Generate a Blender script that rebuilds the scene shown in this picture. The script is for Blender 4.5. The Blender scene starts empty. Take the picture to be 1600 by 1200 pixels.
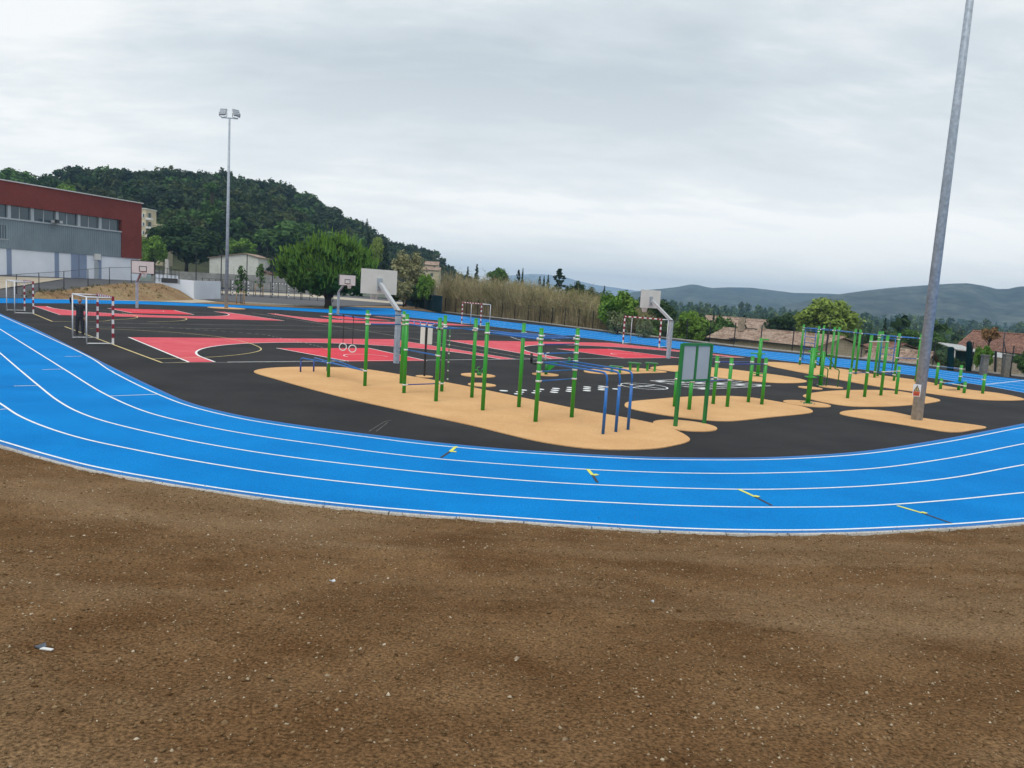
import bpy, math, random
import numpy as np
from mathutils import Vector, Matrix, noise as mnoise
R = math.radians
random.seed(5)
scene = bpy.context.scene
COL = scene.collection

# ------------------------------------------------------------------ camera
EYE = 3.4; PITCH = R(6.9); ROLL = R(3.6); FPX = 1200.0
fw = Vector((0, math.cos(PITCH), -math.sin(PITCH)))
r0 = Vector((1, 0, 0)); u0 = r0.cross(fw)
rt = r0 * math.cos(ROLL) + u0 * math.sin(ROLL)
up = u0 * math.cos(ROLL) - r0 * math.sin(ROLL)
camd = bpy.data.cameras.new('camera'); cam = bpy.data.objects.new('camera', camd); COL.objects.link(cam)
cam.matrix_world = Matrix(((rt.x, up.x, -fw.x, 0), (rt.y, up.y, -fw.y, 0), (rt.z, up.z, -fw.z, EYE), (0, 0, 0, 1)))
camd.sensor_width = 36; camd.lens = 36 * FPX / 1600; camd.clip_end = 20000; camd.clip_start = 0.05
scene.camera = cam

# ------------------------------------------------------------------ sky
w = bpy.data.worlds.new('World'); scene.world = w; w.use_nodes = True
nt = w.node_tree; nt.nodes.clear()
N = nt.nodes.new; L = nt.links.new
SUN_EL, SUN_AZ = R(58), R(200)
sky = N('ShaderNodeTexSky'); sky.sky_type = 'NISHITA'; sky.sun_disc = False
sky.sun_elevation = SUN_EL; sky.sun_rotation = SUN_AZ
tc = N('ShaderNodeTexCoord'); sep = N('ShaderNodeSeparateXYZ'); L(tc.outputs['Generated'], sep.inputs[0])
def M(op, a, b=None, clamp=False):
    n = N('ShaderNodeMath'); n.operation = op; n.use_clamp = clamp
    for i, v in enumerate((a, b)):
        if v is None: continue
        if isinstance(v, (int, float)): n.inputs[i].default_value = v
        else: L(v, n.inputs[i])
    return n.outputs[0]
za = M('ADD', M('MAXIMUM', sep.outputs[2], 0.0), 0.22)
comb = N('ShaderNodeCombineXYZ'); L(M('DIVIDE', sep.outputs[0], za), comb.inputs[0]); L(M('DIVIDE', sep.outputs[1], za), comb.inputs[1])
def cloudnoise(scale, detail, dist, off, sx=1.0):
    mp = N('ShaderNodeMapping'); mp.inputs['Location'].default_value = off; mp.inputs['Scale'].default_value = (sx, 1.9, 1)
    mp.inputs['Rotation'].default_value = (0, 0, R(-12))
    L(comb.outputs[0], mp.inputs[0])
    n = N('ShaderNodeTexNoise'); n.inputs['Scale'].default_value = scale; n.inputs['Detail'].default_value = detail
    n.inputs['Roughness'].default_value = 0.55; n.inputs['Distortion'].default_value = dist
    L(mp.outputs[0], n.inputs['Vector']); return n.outputs[0]
n1 = cloudnoise(0.62, 7, 0.25, (3.1, 1.7, 0)); n2 = cloudnoise(4.2, 9, 0.3, (7.7, 2.2, 0))
mixn = M('ADD', M('MULTIPLY', n1, 0.82), M('MULTIPLY', n2, 0.18))
ramp = N('ShaderNodeValToRGB'); L(mixn, ramp.inputs[0])
cr = ramp.color_ramp; cr.elements[0].position = 0.37; cr.elements[0].color = (0.53, 0.585, 0.62, 1)
cr.elements[1].position = 0.585; cr.elements[1].color = (0.87, 0.88, 0.87, 1)
e = cr.elements.new(0.475); e.color = (0.63, 0.685, 0.71, 1)
# the cloud sheet thins and whitens towards the horizon
hz = N('ShaderNodeMapRange'); L(sep.outputs[2], hz.inputs[0]); hz.inputs[1].default_value = 0.0; hz.inputs[2].default_value = 0.26
hz.inputs[3].default_value = 0.75; hz.inputs[4].default_value = 0.0
mixh = N('ShaderNodeMixRGB'); L(hz.outputs[0], mixh.inputs[0]); L(ramp.outputs[0], mixh.inputs[1]); mixh.inputs[2].default_value = (1.06, 1.05, 1.01, 1)
sk = N('ShaderNodeMixRGB'); sk.blend_type = 'MULTIPLY'; sk.inputs[0].default_value = 1; L(sky.outputs[0], sk.inputs[1]); sk.inputs[2].default_value = (0.08, 0.08, 0.08, 1)
mixs = N('ShaderNodeMixRGB'); mixs.inputs[0].default_value = 0.95; L(sk.outputs[0], mixs.inputs[1]); L(mixh.outputs[0], mixs.inputs[2])
bg = N('ShaderNodeBackground'); L(mixs.outputs[0], bg.inputs[0]); bg.inputs[1].default_value = 1.13
wo = N('ShaderNodeOutputWorld'); L(bg.outputs[0], wo.inputs[0])

# ------------------------------------------------------------------ sun behind the cloud
sd = bpy.data.lights.new('sun', 'SUN'); sd.energy = 1.45; sd.angle = R(35); sd.color = (1, 0.97, 0.93)
so = bpy.data.objects.new('sun', sd); COL.objects.link(so); so.location = (0, 0, 60)
sdir = Vector((math.sin(SUN_AZ) * math.cos(SUN_EL), math.cos(SUN_AZ) * math.cos(SUN_EL), math.sin(SUN_EL)))
so.rotation_euler = sdir.to_track_quat('Z', 'Y').to_euler()
vs = scene.view_settings; vs.view_transform = 'Standard'; vs.look = 'None'; vs.exposure = 0.08; vs.gamma = 1.0; vs.use_curve_mapping = False
scene.render.engine = 'CYCLES'
scene.cycles.volume_bounces = 1; scene.cycles.max_bounces = 6; scene.cycles.transparent_max_bounces = 8

# ------------------------------------------------------------------ surveying: picture point -> point on the ground / at a distance
def ray(x, y): return fw + rt * ((x - 800) / FPX) - up * ((y - 600) / FPX)
def G(x, y, z=0.0):
    d = ray(x, y); t = (z - EYE) / d.z; return Vector((d.x * t, d.y * t, z))
def at(x, y, Y):
    d = ray(x, y); t = Y / d.y; return Vector((d.x * t, Y, EYE + d.z * t))

# ------------------------------------------------------------------ materials
MATS = {}
def mat(name, col, rough=0.7, var=0.0, scale=8.0, bump=0.0, bscale=None, metal=0.0, col2=None, detail=5, spec=0.5, stretch=None, coords='Object', world=True, bdist=0.02):
    m = bpy.data.materials.new(name); m.use_nodes = True; t = m.node_tree; b = t.nodes['Principled BSDF']
    b.inputs['Roughness'].default_value = rough; b.inputs['Metallic'].default_value = metal
    b.inputs['Specular IOR Level'].default_value = spec
    c = (*col, 1)
    b.inputs['Base Color'].default_value = c
    if world: g = t.nodes.new('ShaderNodeNewGeometry').outputs['Position']
    else: g = t.nodes.new('ShaderNodeTexCoord').outputs[coords]
    if stretch:
        mp = t.nodes.new('ShaderNodeMapping'); mp.inputs['Scale'].default_value = stretch; t.links.new(g, mp.inputs[0]); g = mp.outputs[0]
    if var or col2:
        n = t.nodes.new('ShaderNodeTexNoise'); n.inputs['Scale'].default_value = scale; n.inputs['Detail'].default_value = detail
        n.inputs['Roughness'].default_value = 0.6; t.links.new(g, n.inputs['Vector'])
        r = t.nodes.new('ShaderNodeValToRGB'); t.links.new(n.outputs[0], r.inputs[0]); t.links.new(r.outputs[0], b.inputs['Base Color'])
        r.color_ramp.elements[0].position = 0.33; r.color_ramp.elements[1].position = 0.68
        if col2: r.color_ramp.elements[0].color = c; r.color_ramp.elements[1].color = (*col2, 1)
        else:
            r.color_ramp.elements[0].color = (*[v * (1 - var) for v in col], 1); r.color_ramp.elements[1].color = (*[min(1, v * (1 + var)) for v in col], 1)
    if bump:
        n = t.nodes.new('ShaderNodeTexNoise'); n.inputs['Scale'].default_value = bscale or scale; n.inputs['Detail'].default_value = 4
        t.links.new(g, n.inputs['Vector'])
        bn = t.nodes.new('ShaderNodeBump'); bn.inputs['Strength'].default_value = bump; bn.inputs['Distance'].default_value = bdist
        t.links.new(n.outputs[0], bn.inputs['Height']); t.links.new(bn.outputs[0], b.inputs['Normal'])
    MATS[name] = m; return m
def two_scale(name, big, small, bigscale, smallscale, rough=0.8, bump=0.3, bscale=60, spec=0.4, bdist=0.02):
    """base colour = large patches multiplied by fine grain"""
    m = mat(name, big[0], rough, col2=big[1], scale=bigscale, bump=bump, bscale=bscale, spec=spec, detail=6, bdist=bdist)
    t = m.node_tree; b = t.nodes['Principled BSDF']; src = b.inputs['Base Color'].links[0].from_socket
    g = t.nodes.new('ShaderNodeNewGeometry').outputs['Position']
    n = t.nodes.new('ShaderNodeTexNoise'); n.inputs['Scale'].default_value = smallscale; n.inputs['Detail'].default_value = 3; t.links.new(g, n.inputs['Vector'])
    r = t.nodes.new('ShaderNodeValToRGB'); t.links.new(n.outputs[0], r.inputs[0])
    r.color_ramp.elements[0].position = 0.3; r.color_ramp.elements[1].position = 0.72
    r.color_ramp.elements[0].color = (*[small[0]] * 3, 1); r.color_ramp.elements[1].color = (*[small[1]] * 3, 1)
    mx = t.nodes.new('ShaderNodeMixRGB'); mx.blend_type = 'MULTIPLY'; mx.inputs[0].default_value = 1
    t.links.new(src, mx.inputs[1]); t.links.new(r.outputs[0], mx.inputs[2]); t.links.new(mx.outputs[0], b.inputs['Base Color'])
    return m
def leafmat(name, dark, light, scale=0.5, trans=0.25):
    m = mat(name, dark, 0.75, col2=light, scale=scale, detail=6, spec=0.15)
    t = m.node_tree; b = t.nodes['Principled BSDF']; src = b.inputs['Base Color'].links[0].from_socket
    # every leaf its own tint
    oi = t.nodes.new('ShaderNodeNewGeometry'); mr = t.nodes.new('ShaderNodeMapRange'); t.links.new(oi.outputs['Random Per Island'], mr.inputs[0])
    mr.inputs[3].default_value = 0.65; mr.inputs[4].default_value = 1.4
    mx = t.nodes.new('ShaderNodeVectorMath'); mx.operation = 'SCALE'; t.links.new(src, mx.inputs[0]); t.links.new(mr.outputs[0], mx.inputs['Scale'])
    t.links.new(mx.outputs[0], b.inputs['Base Color'])
    tr = t.nodes.new('ShaderNodeBsdfTranslucent'); t.links.new(mx.outputs[0], tr.inputs[0])
    ms = t.nodes.new('ShaderNodeMixShader'); ms.inputs[0].default_value = trans
    out = t.nodes['Material Output']; t.links.new(b.outputs[0], ms.inputs[1]); t.links.new(tr.outputs[0], ms.inputs[2]); t.links.new(ms.outputs[0], out.inputs['Surface'])
    return m

two_scale('asphalt', ((0.022, 0.022, 0.0235), (0.038, 0.037, 0.038)), (0.55, 1.6), 0.35, 55, rough=0.9, bump=0.4, bscale=120, spec=0.12)
two_scale('parking', ((0.075, 0.077, 0.082), (0.10, 0.10, 0.105)), (0.8, 1.2), 0.2, 12, rough=0.85, bump=0.1)
two_scale('track', ((0.000, 0.180, 0.52), (0.002, 0.230, 0.62)), (0.80, 1.2), 0.4, 38, rough=0.9, bump=0.35, bscale=90, spec=0.08)
two_scale('track_edge', ((0.010, 0.12, 0.40), (0.016, 0.15, 0.46)), (0.8, 1.15), 0.8, 45, rough=0.6, bump=0.2)
two_scale('redpaint', ((0.60, 0.080, 0.105), (0.69, 0.135, 0.160)), (0.82, 1.15), 0.7, 35, rough=0.9, bump=0.2, spec=0.1)
two_scale('keypaint', ((0.63, 0.052, 0.075), (0.69, 0.080, 0.105)), (0.88, 1.1), 0.7, 35, rough=0.9, bump=0.2, spec=0.1)
two_scale('rubber', ((0.63, 0.36, 0.165), (0.73, 0.445, 0.215)), (0.74, 1.22), 0.6, 70, rough=0.95, bump=0.5, bscale=90, spec=0.08)
mat('white_line', (0.80, 0.81, 0.80), 0.6, var=0.10, scale=9)
mat('worn_line', (0.34, 0.33, 0.29), 0.7, var=0.45, scale=2.5)
mat('faint_scuff', (0.13, 0.125, 0.11), 0.9, var=0.5, scale=3)
mat('yellow_line', (0.66, 0.52, 0.22), 0.6, var=0.2, scale=5)
mat('lime_mark', (0.70, 0.72, 0.10), 0.6, var=0.1, scale=10)
mat('black_mark', (0.012, 0.014, 0.03), 0.6, var=0.2, scale=10)
two_scale('kerb', ((0.42, 0.40, 0.36), (0.58, 0.56, 0.52)), (0.75, 1.15), 1.2, 30, rough=0.9, bump=0.3)
two_scale('beige_paving', ((0.42, 0.36, 0.27), (0.52, 0.45, 0.34)), (0.85, 1.1), 0.25, 8, rough=0.9, bump=0.1)
two_scale('dirt', ((0.118, 0.060, 0.025), (0.215, 0.126, 0.060)), (0.40, 1.6), 0.9, 48, rough=1.0, bump=1.0, bscale=70, spec=0.04, bdist=0.02)
def dusty(m):
    t = m.node_tree; b = t.nodes['Principled BSDF']; src = b.inputs['Base Color'].links[0].from_socket; mul = b.inputs['Base Color'].links[0].from_node
    big = mul.inputs[1].links[0].from_socket; g = t.nodes.new('ShaderNodeNewGeometry').outputs['Position']
    mp = t.nodes.new('ShaderNodeMapping'); mp.inputs['Rotation'].default_value = (0, 0, R(118)); mp.inputs['Scale'].default_value = (.17, .40, .3); mp.inputs['Location'].default_value = (.35, .1, 0); t.links.new(g, mp.inputs[0])
    n = t.nodes.new('ShaderNodeTexNoise'); n.inputs['Scale'].default_value = 1.0; n.inputs['Detail'].default_value = 8; n.inputs['Roughness'].default_value = .62; n.inputs['Distortion'].default_value = .5; t.links.new(mp.outputs[0], n.inputs['Vector'])
    r = t.nodes.new('ShaderNodeMapRange'); t.links.new(n.outputs[0], r.inputs[0]); r.inputs[1].default_value = .46; r.inputs[2].default_value = .66; r.inputs[3].default_value = 0; r.inputs[4].default_value = .72
    mx = t.nodes.new('ShaderNodeMixRGB'); t.links.new(r.outputs[0], mx.inputs[0]); t.links.new(big, mx.inputs[1]); mx.inputs[2].default_value = (0.27, 0.18, 0.10, 1); t.links.new(mx.outputs[0], mul.inputs[1])
dusty(MATS['dirt'])
two_scale('bank_soil', ((0.22, 0.12, 0.055), (0.29, 0.21, 0.10)), (0.7, 1.25), 0.35, 3, rough=0.95, bump=0.5, bscale=4)
mat('pebble', (0.24, 0.17, 0.10), 0.9, col2=(0.58, 0.49, 0.36), scale=9.0, detail=2, spec=0.1)
mat('clod', (0.085, 0.047, 0.019), 1.0, col2=(0.30, 0.20, 0.11), scale=14.0, detail=2, spec=0.05)
mat('green_paint', (0.026, 0.31, 0.028), 0.38, var=0.06, scale=3)
mat('dark_green_paint', (0.014, 0.18, 0.036), 0.4, var=0.08, scale=3)
mat('blue_paint', (0.008, 0.125, 0.42), 0.32, var=0.06, scale=3)
mat('navy_paint', (0.02, 0.05, 0.26), 0.35, var=0.06, scale=3)
mat('clamp_grey', (0.68, 0.69, 0.68), 0.35, metal=0.3)
mat('black_steel', (0.012, 0.013, 0.015), 0.5)
mat('dark_steel', (0.035, 0.038, 0.042), 0.5)
mat('white_paint', (0.76, 0.77, 0.78), 0.4, var=0.04, scale=4)
mat('off_white', (0.66, 0.66, 0.64), 0.45, var=0.05, scale=2)
mat('sign_grey', (0.40, 0.45, 0.50), 0.45, var=0.05, scale=2)
mat('red_band', (0.26, 0.012, 0.03), 0.45)
two_scale('galvanised', ((0.32, 0.375, 0.44), (0.43, 0.485, 0.545)), (0.78, 1.2), 2.2, 9, rough=0.45, bump=0.05)
MATS['galvanised'].node_tree.nodes['Principled BSDF'].inputs['Metallic'].default_value = 0.08
mat('light_steel', (0.46, 0.48, 0.50), 0.4, metal=0.1, var=0.08, scale=4)
mat('net_cord', (0.05, 0.052, 0.055), 0.8)
mat('white_cord', (0.70, 0.70, 0.68), 0.8)
mat('rim_red', (0.40, 0.05, 0.03), 0.5)
mat('glass_dark', (0.055, 0.085, 0.10), 0.12, spec=0.8, var=0.2, scale=0.3)
two_scale('red_brick', ((0.165, 0.030, 0.022), (0.215, 0.044, 0.032)), (0.85, 1.15), 0.3, 5, rough=0.85, bump=0.2, bscale=8)
mat('grey_clad', (0.22, 0.275, 0.31), 0.55, var=0.12, scale=0.35)
mat('clad_light', (0.40, 0.44, 0.47), 0.5)
mat('lilac_wall', (0.80, 0.84, 0.92), 0.8, var=0.06, scale=0.3)
mat('blue_grey', (0.24, 0.30, 0.44), 0.6, var=0.06, scale=0.5)
two_scale('cream_wall', ((0.50, 0.44, 0.31), (0.60, 0.53, 0.38)), (0.88, 1.1), 0.2, 2, rough=0.9, bump=0.1)
two_scale('stone_wall', ((0.26, 0.21, 0.155), (0.42, 0.35, 0.26)), (0.7, 1.25), 0.6, 4, rough=0.95, bump=0.6, bscale=5)
two_scale('beige_render', ((0.36, 0.30, 0.21), (0.44, 0.37, 0.265)), (0.88, 1.1), 0.5, 4, rough=0.95, bump=0.2)
two_scale('grey_block', ((0.20, 0.20, 0.19), (0.32, 0.32, 0.305)), (0.8, 1.2), 0.15, 1.5, rough=0.95, bump=0.3, bscale=3)
two_scale('pale_wall', ((0.55, 0.55, 0.50), (0.66, 0.66, 0.62)), (0.9, 1.08), 0.2, 2, rough=0.9, bump=0.1)
def roofmat(name, a, b, c):
    m = two_scale(name, (a, b), (0.55, 1.45), 1.1, 4.5, rough=0.95, bump=0.3, bscale=9)
    return m
roofmat('tile_pink', (0.21, 0.130, 0.092), (0.44, 0.335, 0.26), 0)
roofmat('tile_red', (0.15, 0.075, 0.052), (0.25, 0.130, 0.095), 0)
two_scale('pillar_stone', ((0.13, 0.115, 0.09), (0.20, 0.175, 0.135)), (0.7, 1.25), 1.5, 9, rough=0.95, bump=0.5, bscale=12)
mat('bark', (0.045, 0.033, 0.024), 0.95, var=0.4, scale=5, bump=0.5, bscale=9)
mat('pale_bark', (0.16, 0.135, 0.105), 0.95, var=0.3, scale=3)
mat('wood_stake', (0.34, 0.22, 0.11), 0.85, var=0.2, scale=6)
mat('screen_cloth', (0.006, 0.026, 0.028), 0.95, var=0.25, scale=2.0, spec=0.05)
mat('cloth_dark', (0.010, 0.012, 0.020), 0.85, var=0.2, scale=8)
mat('skin', (0.42, 0.24, 0.17), 0.6)
mat('hair', (0.06, 0.045, 0.035), 0.8)
mat('warn_orange', (0.56, 0.11, 0.03), 0.5)
mat('warn_yellow', (0.70, 0.58, 0.22), 0.5)
mat('plastic_scrap', (0.62, 0.66, 0.70), 0.4)
mat('scrap_dark', (0.09, 0.11, 0.14), 0.5)
leafmat('leaf_mulberry', (0.034, 0.086, 0.017), (0.092, 0.182, 0.029), 0.8)
leafmat('leaf_shoot', (0.085, 0.185, 0.023), (0.156, 0.269, 0.037), 0.8)
leafmat('leaf_dark', (0.023, 0.052, 0.019), (0.052, 0.099, 0.029), 0.3)
leafmat('leaf_pine', (0.018, 0.039, 0.016), (0.061, 0.088, 0.034), 0.11)
leafmat('leaf_pine_dark', (0.011, 0.024, 0.011), (0.031, 0.050, 0.021), 0.11)
leafmat('leaf_pine_light', (0.035, 0.064, 0.019), (0.093, 0.119, 0.038), 0.11)
leafmat('leaf_valley_light', (0.072, 0.123, 0.032), (0.160, 0.203, 0.065), 0.02)
leafmat('leaf_mid_dull', (0.034, 0.058, 0.020), (0.085, 0.098, 0.034), 0.11)
leafmat('leaf_mid', (0.046, 0.107, 0.026), (0.096, 0.181, 0.043), 0.35)
leafmat('leaf_bright', (0.096, 0.199, 0.025), (0.184, 0.303, 0.051), 0.4)
leafmat('leaf_yellowgreen', (0.169, 0.250, 0.044), (0.280, 0.360, 0.080), 0.4)
leafmat('leaf_blossom', (0.115, 0.132, 0.052), (0.460, 0.437, 0.230), 0.9)
leafmat('leaf_white', (0.055, 0.085, 0.022), (0.30, 0.31, 0.17), 1.6)
leafmat('leaf_brown', (0.174, 0.094, 0.043), (0.319, 0.189, 0.087), 0.8)
leafmat('leaf_cypress', (0.017, 0.041, 0.019), (0.035, 0.065, 0.026), 0.5)
leafmat('reed', (0.248, 0.202, 0.104), (0.511, 0.424, 0.248), 0.5, 0.2)
leafmat('leaf_dry', (0.10, 0.085, 0.035), (0.18, 0.16, 0.07), 0.8)
leafmat('reed_green', (0.133, 0.164, 0.049), (0.281, 0.281, 0.109), 0.5, 0.2)
leafmat('leaf_valley', (0.038, 0.087, 0.029), (0.094, 0.152, 0.049), 0.02)
two_scale('grass', ((0.050, 0.070, 0.022), (0.13, 0.12, 0.055)), (0.8, 1.2), 0.05, 1.0, rough=0.95, bump=0.2)
two_scale('hill_ground', ((0.022, 0.034, 0.014), (0.060, 0.064, 0.028)), (0.8, 1.2), 0.06, 0.5, rough=0.95, bump=0.2)
two_scale('far_hill', ((0.014, 0.024, 0.018), (0.075, 0.080, 0.058)), (0.25, 2.0), 0.010, 0.045, rough=1.0, bump=0.0)
two_scale('far_mountain', ((0.20, 0.25, 0.31), (0.26, 0.30, 0.35)), (0.85, 1.15), 0.002, 0.01, rough=1.0, bump=0.0)  # pale blue base colour has distance haze painted in, on top of the haze volume

# ------------------------------------------------------------------ object helpers
class MB:
    def __init__(s): s.v = []; s.f = []; s.mi = []; s.cur = 0
    def add(s, vs, fs):
        o = len(s.v); s.v += [tuple(p) for p in vs]; s.f += [tuple(i + o for i in f) for f in fs]; s.mi += [s.cur] * len(fs)
    def box(s, c, d, rz=0.0, mtx=None):
        x, y, z = d[0] / 2, d[1] / 2, d[2] / 2
        p = [Vector((a * x, b * y, e * z)) for a in (-1, 1) for b in (-1, 1) for e in (-1, 1)]
        m = mtx if mtx is not None else Matrix.Rotation(rz, 3, 'Z'); c = Vector(c)
        s.add([m @ q + c for q in p], [(0, 1, 3, 2), (4, 6, 7, 5), (0, 4, 5, 1), (2, 3, 7, 6), (0, 2, 6, 4), (1, 5, 7, 3)])
    def tube(s, pts, r, n=10, cap=True):
        pts = [Vector(p) for p in pts]; rs = r if isinstance(r, (list, tuple)) else [r] * len(pts)
        rings = []; prev = None
        for i, p in enumerate(pts):
            if i == 0: d = pts[1] - p
            elif i == len(pts) - 1: d = p - pts[i - 1]
            else: d = (pts[i + 1] - p).normalized() + (p - pts[i - 1]).normalized()
            d.normalize()
            a = Vector((0, 0, 1)) if abs(d.z) < 0.95 else Vector((1, 0, 0))
            if prev is not None: a = prev
            x = (a - d * a.dot(d)).normalized(); y = d.cross(x); prev = x
            rings.append([p + (x * math.cos(2 * math.pi * k / n) + y * math.sin(2 * math.pi * k / n)) * rs[i] for k in range(n)])
        vs = [q for rg in rings for q in rg]; fs = []
        for i in range(len(pts) - 1):
            for k in range(n): fs.append((i * n + k, i * n + (k + 1) % n, (i + 1) * n + (k + 1) % n, (i + 1) * n + k))
        if cap: fs.append(tuple(range(n - 1, -1, -1))); fs.append(tuple((len(pts) - 1) * n + k for k in range(n)))
        s.add(vs, fs)
    def torus(s, c, rad, r, ax=Vector((0, 1, 0)), n=20, m=8):
        q = Vector((0, 0, 1)).rotation_difference(ax); c = Vector(c); vs = []; fs = []
        for i in range(n):
            a = 2 * math.pi * i / n
            for j in range(m):
                b = 2 * math.pi * j / m
                vs.append(c + q @ Vector(((rad + r * math.cos(b)) * math.cos(a), (rad + r * math.cos(b)) * math.sin(a), r * math.sin(b))))
        for i in range(n):
            for j in range(m): fs.append((i * m + j, ((i + 1) % n) * m + j, ((i + 1) % n) * m + (j + 1) % m, i * m + (j + 1) % m))
        s.add(vs, fs)
    def poly(s, pts): s.add(pts, [tuple(range(len(pts)))])
    def slab(s, pts, h):
        n = len(pts); t = [Vector(p) for p in pts]; b = [p - Vector((0, 0, h)) for p in t]
        s.add(t + b, [tuple(range(n)), tuple(range(2 * n - 1, n - 1, -1))] + [(i, i + n, (i + 1) % n + n, (i + 1) % n) for i in range(n)])
    def ribbon(s, pts, wd, z):
        pts = [Vector((p[0], p[1], 0)) for p in pts]; l = []; r = []
        for i, p in enumerate(pts):
            d = (pts[min(i + 1, len(pts) - 1)] - pts[max(i - 1, 0)]).normalized(); nrm = Vector((-d.y, d.x, 0)) * wd / 2
            l.append(p + nrm + Vector((0, 0, z))); r.append(p - nrm + Vector((0, 0, z)))
        n = len(pts); s.add(l + r, [(i, i + n, i + n + 1, i + 1) for i in range(n - 1)])
    def obj(s, name, material, parent=None, smooth=False):
        me = bpy.data.meshes.new(name); me.from_pydata(s.v, [], s.f)
        for mm in (material if isinstance(material, (list, tuple)) else [material]): me.materials.append(MATS[mm])
        if isinstance(material, (list, tuple)): me.polygons.foreach_set('material_index', s.mi)
        if smooth:
            me.polygons.foreach_set('use_smooth', [len(f) == 4 for f in s.f])
        me.update(); o = bpy.data.objects.new(name, me); COL.objects.link(o)
        if parent is not None: o.parent = parent
        return o
def npmesh(name, v, f, material, parent=None):
    me = bpy.data.meshes.new(name); v = np.asarray(v, np.float32); f = np.asarray(f, np.int32); k = f.shape[1]
    me.vertices.add(len(v)); me.vertices.foreach_set('co', v.ravel())
    me.loops.add(f.size); me.loops.foreach_set('vertex_index', f.ravel())
    me.polygons.add(len(f)); me.polygons.foreach_set('loop_start', np.arange(0, f.size, k, dtype=np.int32)); me.polygons.foreach_set('loop_total', np.full(len(f), k, np.int32))
    me.materials.append(MATS[material]); me.update(calc_edges=True); me.validate()
    o = bpy.data.objects.new(name, me); COL.objects.link(o)
    if parent is not None: o.parent = parent
    return o
def tag(o, label, cat, group=None):
    o['label'] = label; o['category'] = cat
    if group: o['group'] = group
    return o
def struct(o, label=None):
    o['kind'] = 'structure'
    if label: o['label'] = label
    return o
def stuff(o, label=None, cat=None):
    o['kind'] = 'stuff'
    if label: o['label'] = label
    if cat: o['category'] = cat
    return o
def thing(name, label, cat, loc=(0, 0, 0), rz=0.0, group=None):
    o = bpy.data.objects.new(name, None); o.empty_display_size = 0.2; COL.objects.link(o); o.location = loc; o.rotation_euler = (0, 0, rz)
    return tag(o, label, cat, group)
def dup(root, loc, rz, label, group=None, scale=None):
    r = root.copy(); COL.objects.link(r); r.location = loc; r.rotation_euler = (0, 0, rz); r['label'] = label
    if group: r['group'] = group
    if scale: r.scale = scale
    for ch in list(root.children):
        c = ch.copy(); COL.objects.link(c); c.parent = r
        for g in list(ch.children):
            d = g.copy(); COL.objects.link(d); d.parent = c
    return r
def spline(pts, per=8, closed=False):
    P = [Vector(p) for p in pts]; n = len(P); out = []
    for i in range(n if closed else n - 1):
        p0 = P[(i - 1) % n] if closed or i > 0 else P[0] * 2 - P[1]; p1 = P[i]; p2 = P[(i + 1) % n]
        p3 = P[(i + 2) % n] if closed or i < n - 2 else P[-1] * 2 - P[-2]
        # centripetal-ish Catmull-Rom
        t0 = 0; t1 = t0 + (p1 - p0).length ** .5 + 1e-6; t2 = t1 + (p2 - p1).length ** .5 + 1e-6; t3 = t2 + (p3 - p2).length ** .5 + 1e-6
        for k in range(per):
            t = t1 + (t2 - t1) * k / per
            A1 = p0 * ((t1 - t) / (t1 - t0)) + p1 * ((t - t0) / (t1 - t0)); A2 = p1 * ((t2 - t) / (t2 - t1)) + p2 * ((t - t1) / (t2 - t1)); A3 = p2 * ((t3 - t) / (t3 - t2)) + p3 * ((t - t2) / (t3 - t2))
            B1 = A1 * ((t2 - t) / (t2 - t0)) + A2 * ((t - t0) / (t2 - t0)); B2 = A2 * ((t3 - t) / (t3 - t1)) + A3 * ((t - t1) / (t3 - t1))
            out.append(B1 * ((t2 - t) / (t2 - t1)) + B2 * ((t - t1) / (t2 - t1)))
    if not closed: out.append(P[-1])
    return out
def extend(pts, a, b):
    """prolong a polyline by a metres at its start and b at its end"""
    s = (pts[0] - pts[1]).normalized(); e = (pts[-1] - pts[-2]).normalized()
    return [pts[0] + s * a] + pts + [pts[-1] + e * b]
def GL(px): return [G(x, y) for x, y in px]
ZV = lambda z: Vector((0, 0, z))

# ================================================================== THE SETTING
ca, sa = math.cos(R(40.3)), math.sin(R(40.3))
U = Vector((ca, sa, 0)); V = Vector((-sa, ca, 0))       # the two directions of the courts
def smooth(x, a, b):
    t = min(1, max(0, (x - a) / (b - a))); return t * t * (3 - 2 * t)
F0 = G(1180, 545)
def TZ(x, y):
    s = (x - F0.x) * U.x + (y - F0.y) * U.y
    z = -0.4 - 4.2 * smooth(s, 3, 26) - 7 * smooth(s, 26, 160) - 4 * smooth(s, 160, 900)
    return z
# ---- terrain sheet out to the horizon
tv = []; tf = []
rad = [0, 8, 16, 26, 36, 44, 50, 55, 60, 65, 70, 76, 83, 91, 100, 112, 126, 145, 170, 200, 240, 300, 380, 480, 620, 820, 1100, 1500, 2100, 3000, 4500, 6800]
NA = 120
for r in rad:
    for k in range(NA):
        a = 2 * math.pi * k / NA; x, y = r * math.sin(a), r * math.cos(a)
        z = TZ(x, y)
        if r > 40: z += 0.25 * mnoise.noise(Vector((x, y, 0)) * 0.03) * min(1, (r - 40) / 60) * (1 if (x - F0.x) * U.x + (y - F0.y) * U.y > 6 else 0)
        tv.append((x, y, z))
for i in range(len(rad) - 1):
    for k in range(NA): tf.append((i * NA + k, i * NA + (k + 1) % NA, (i + 1) * NA + (k + 1) % NA, (i + 1) * NA + k))
struct(npmesh('ground', tv, tf, 'grass'))

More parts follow.
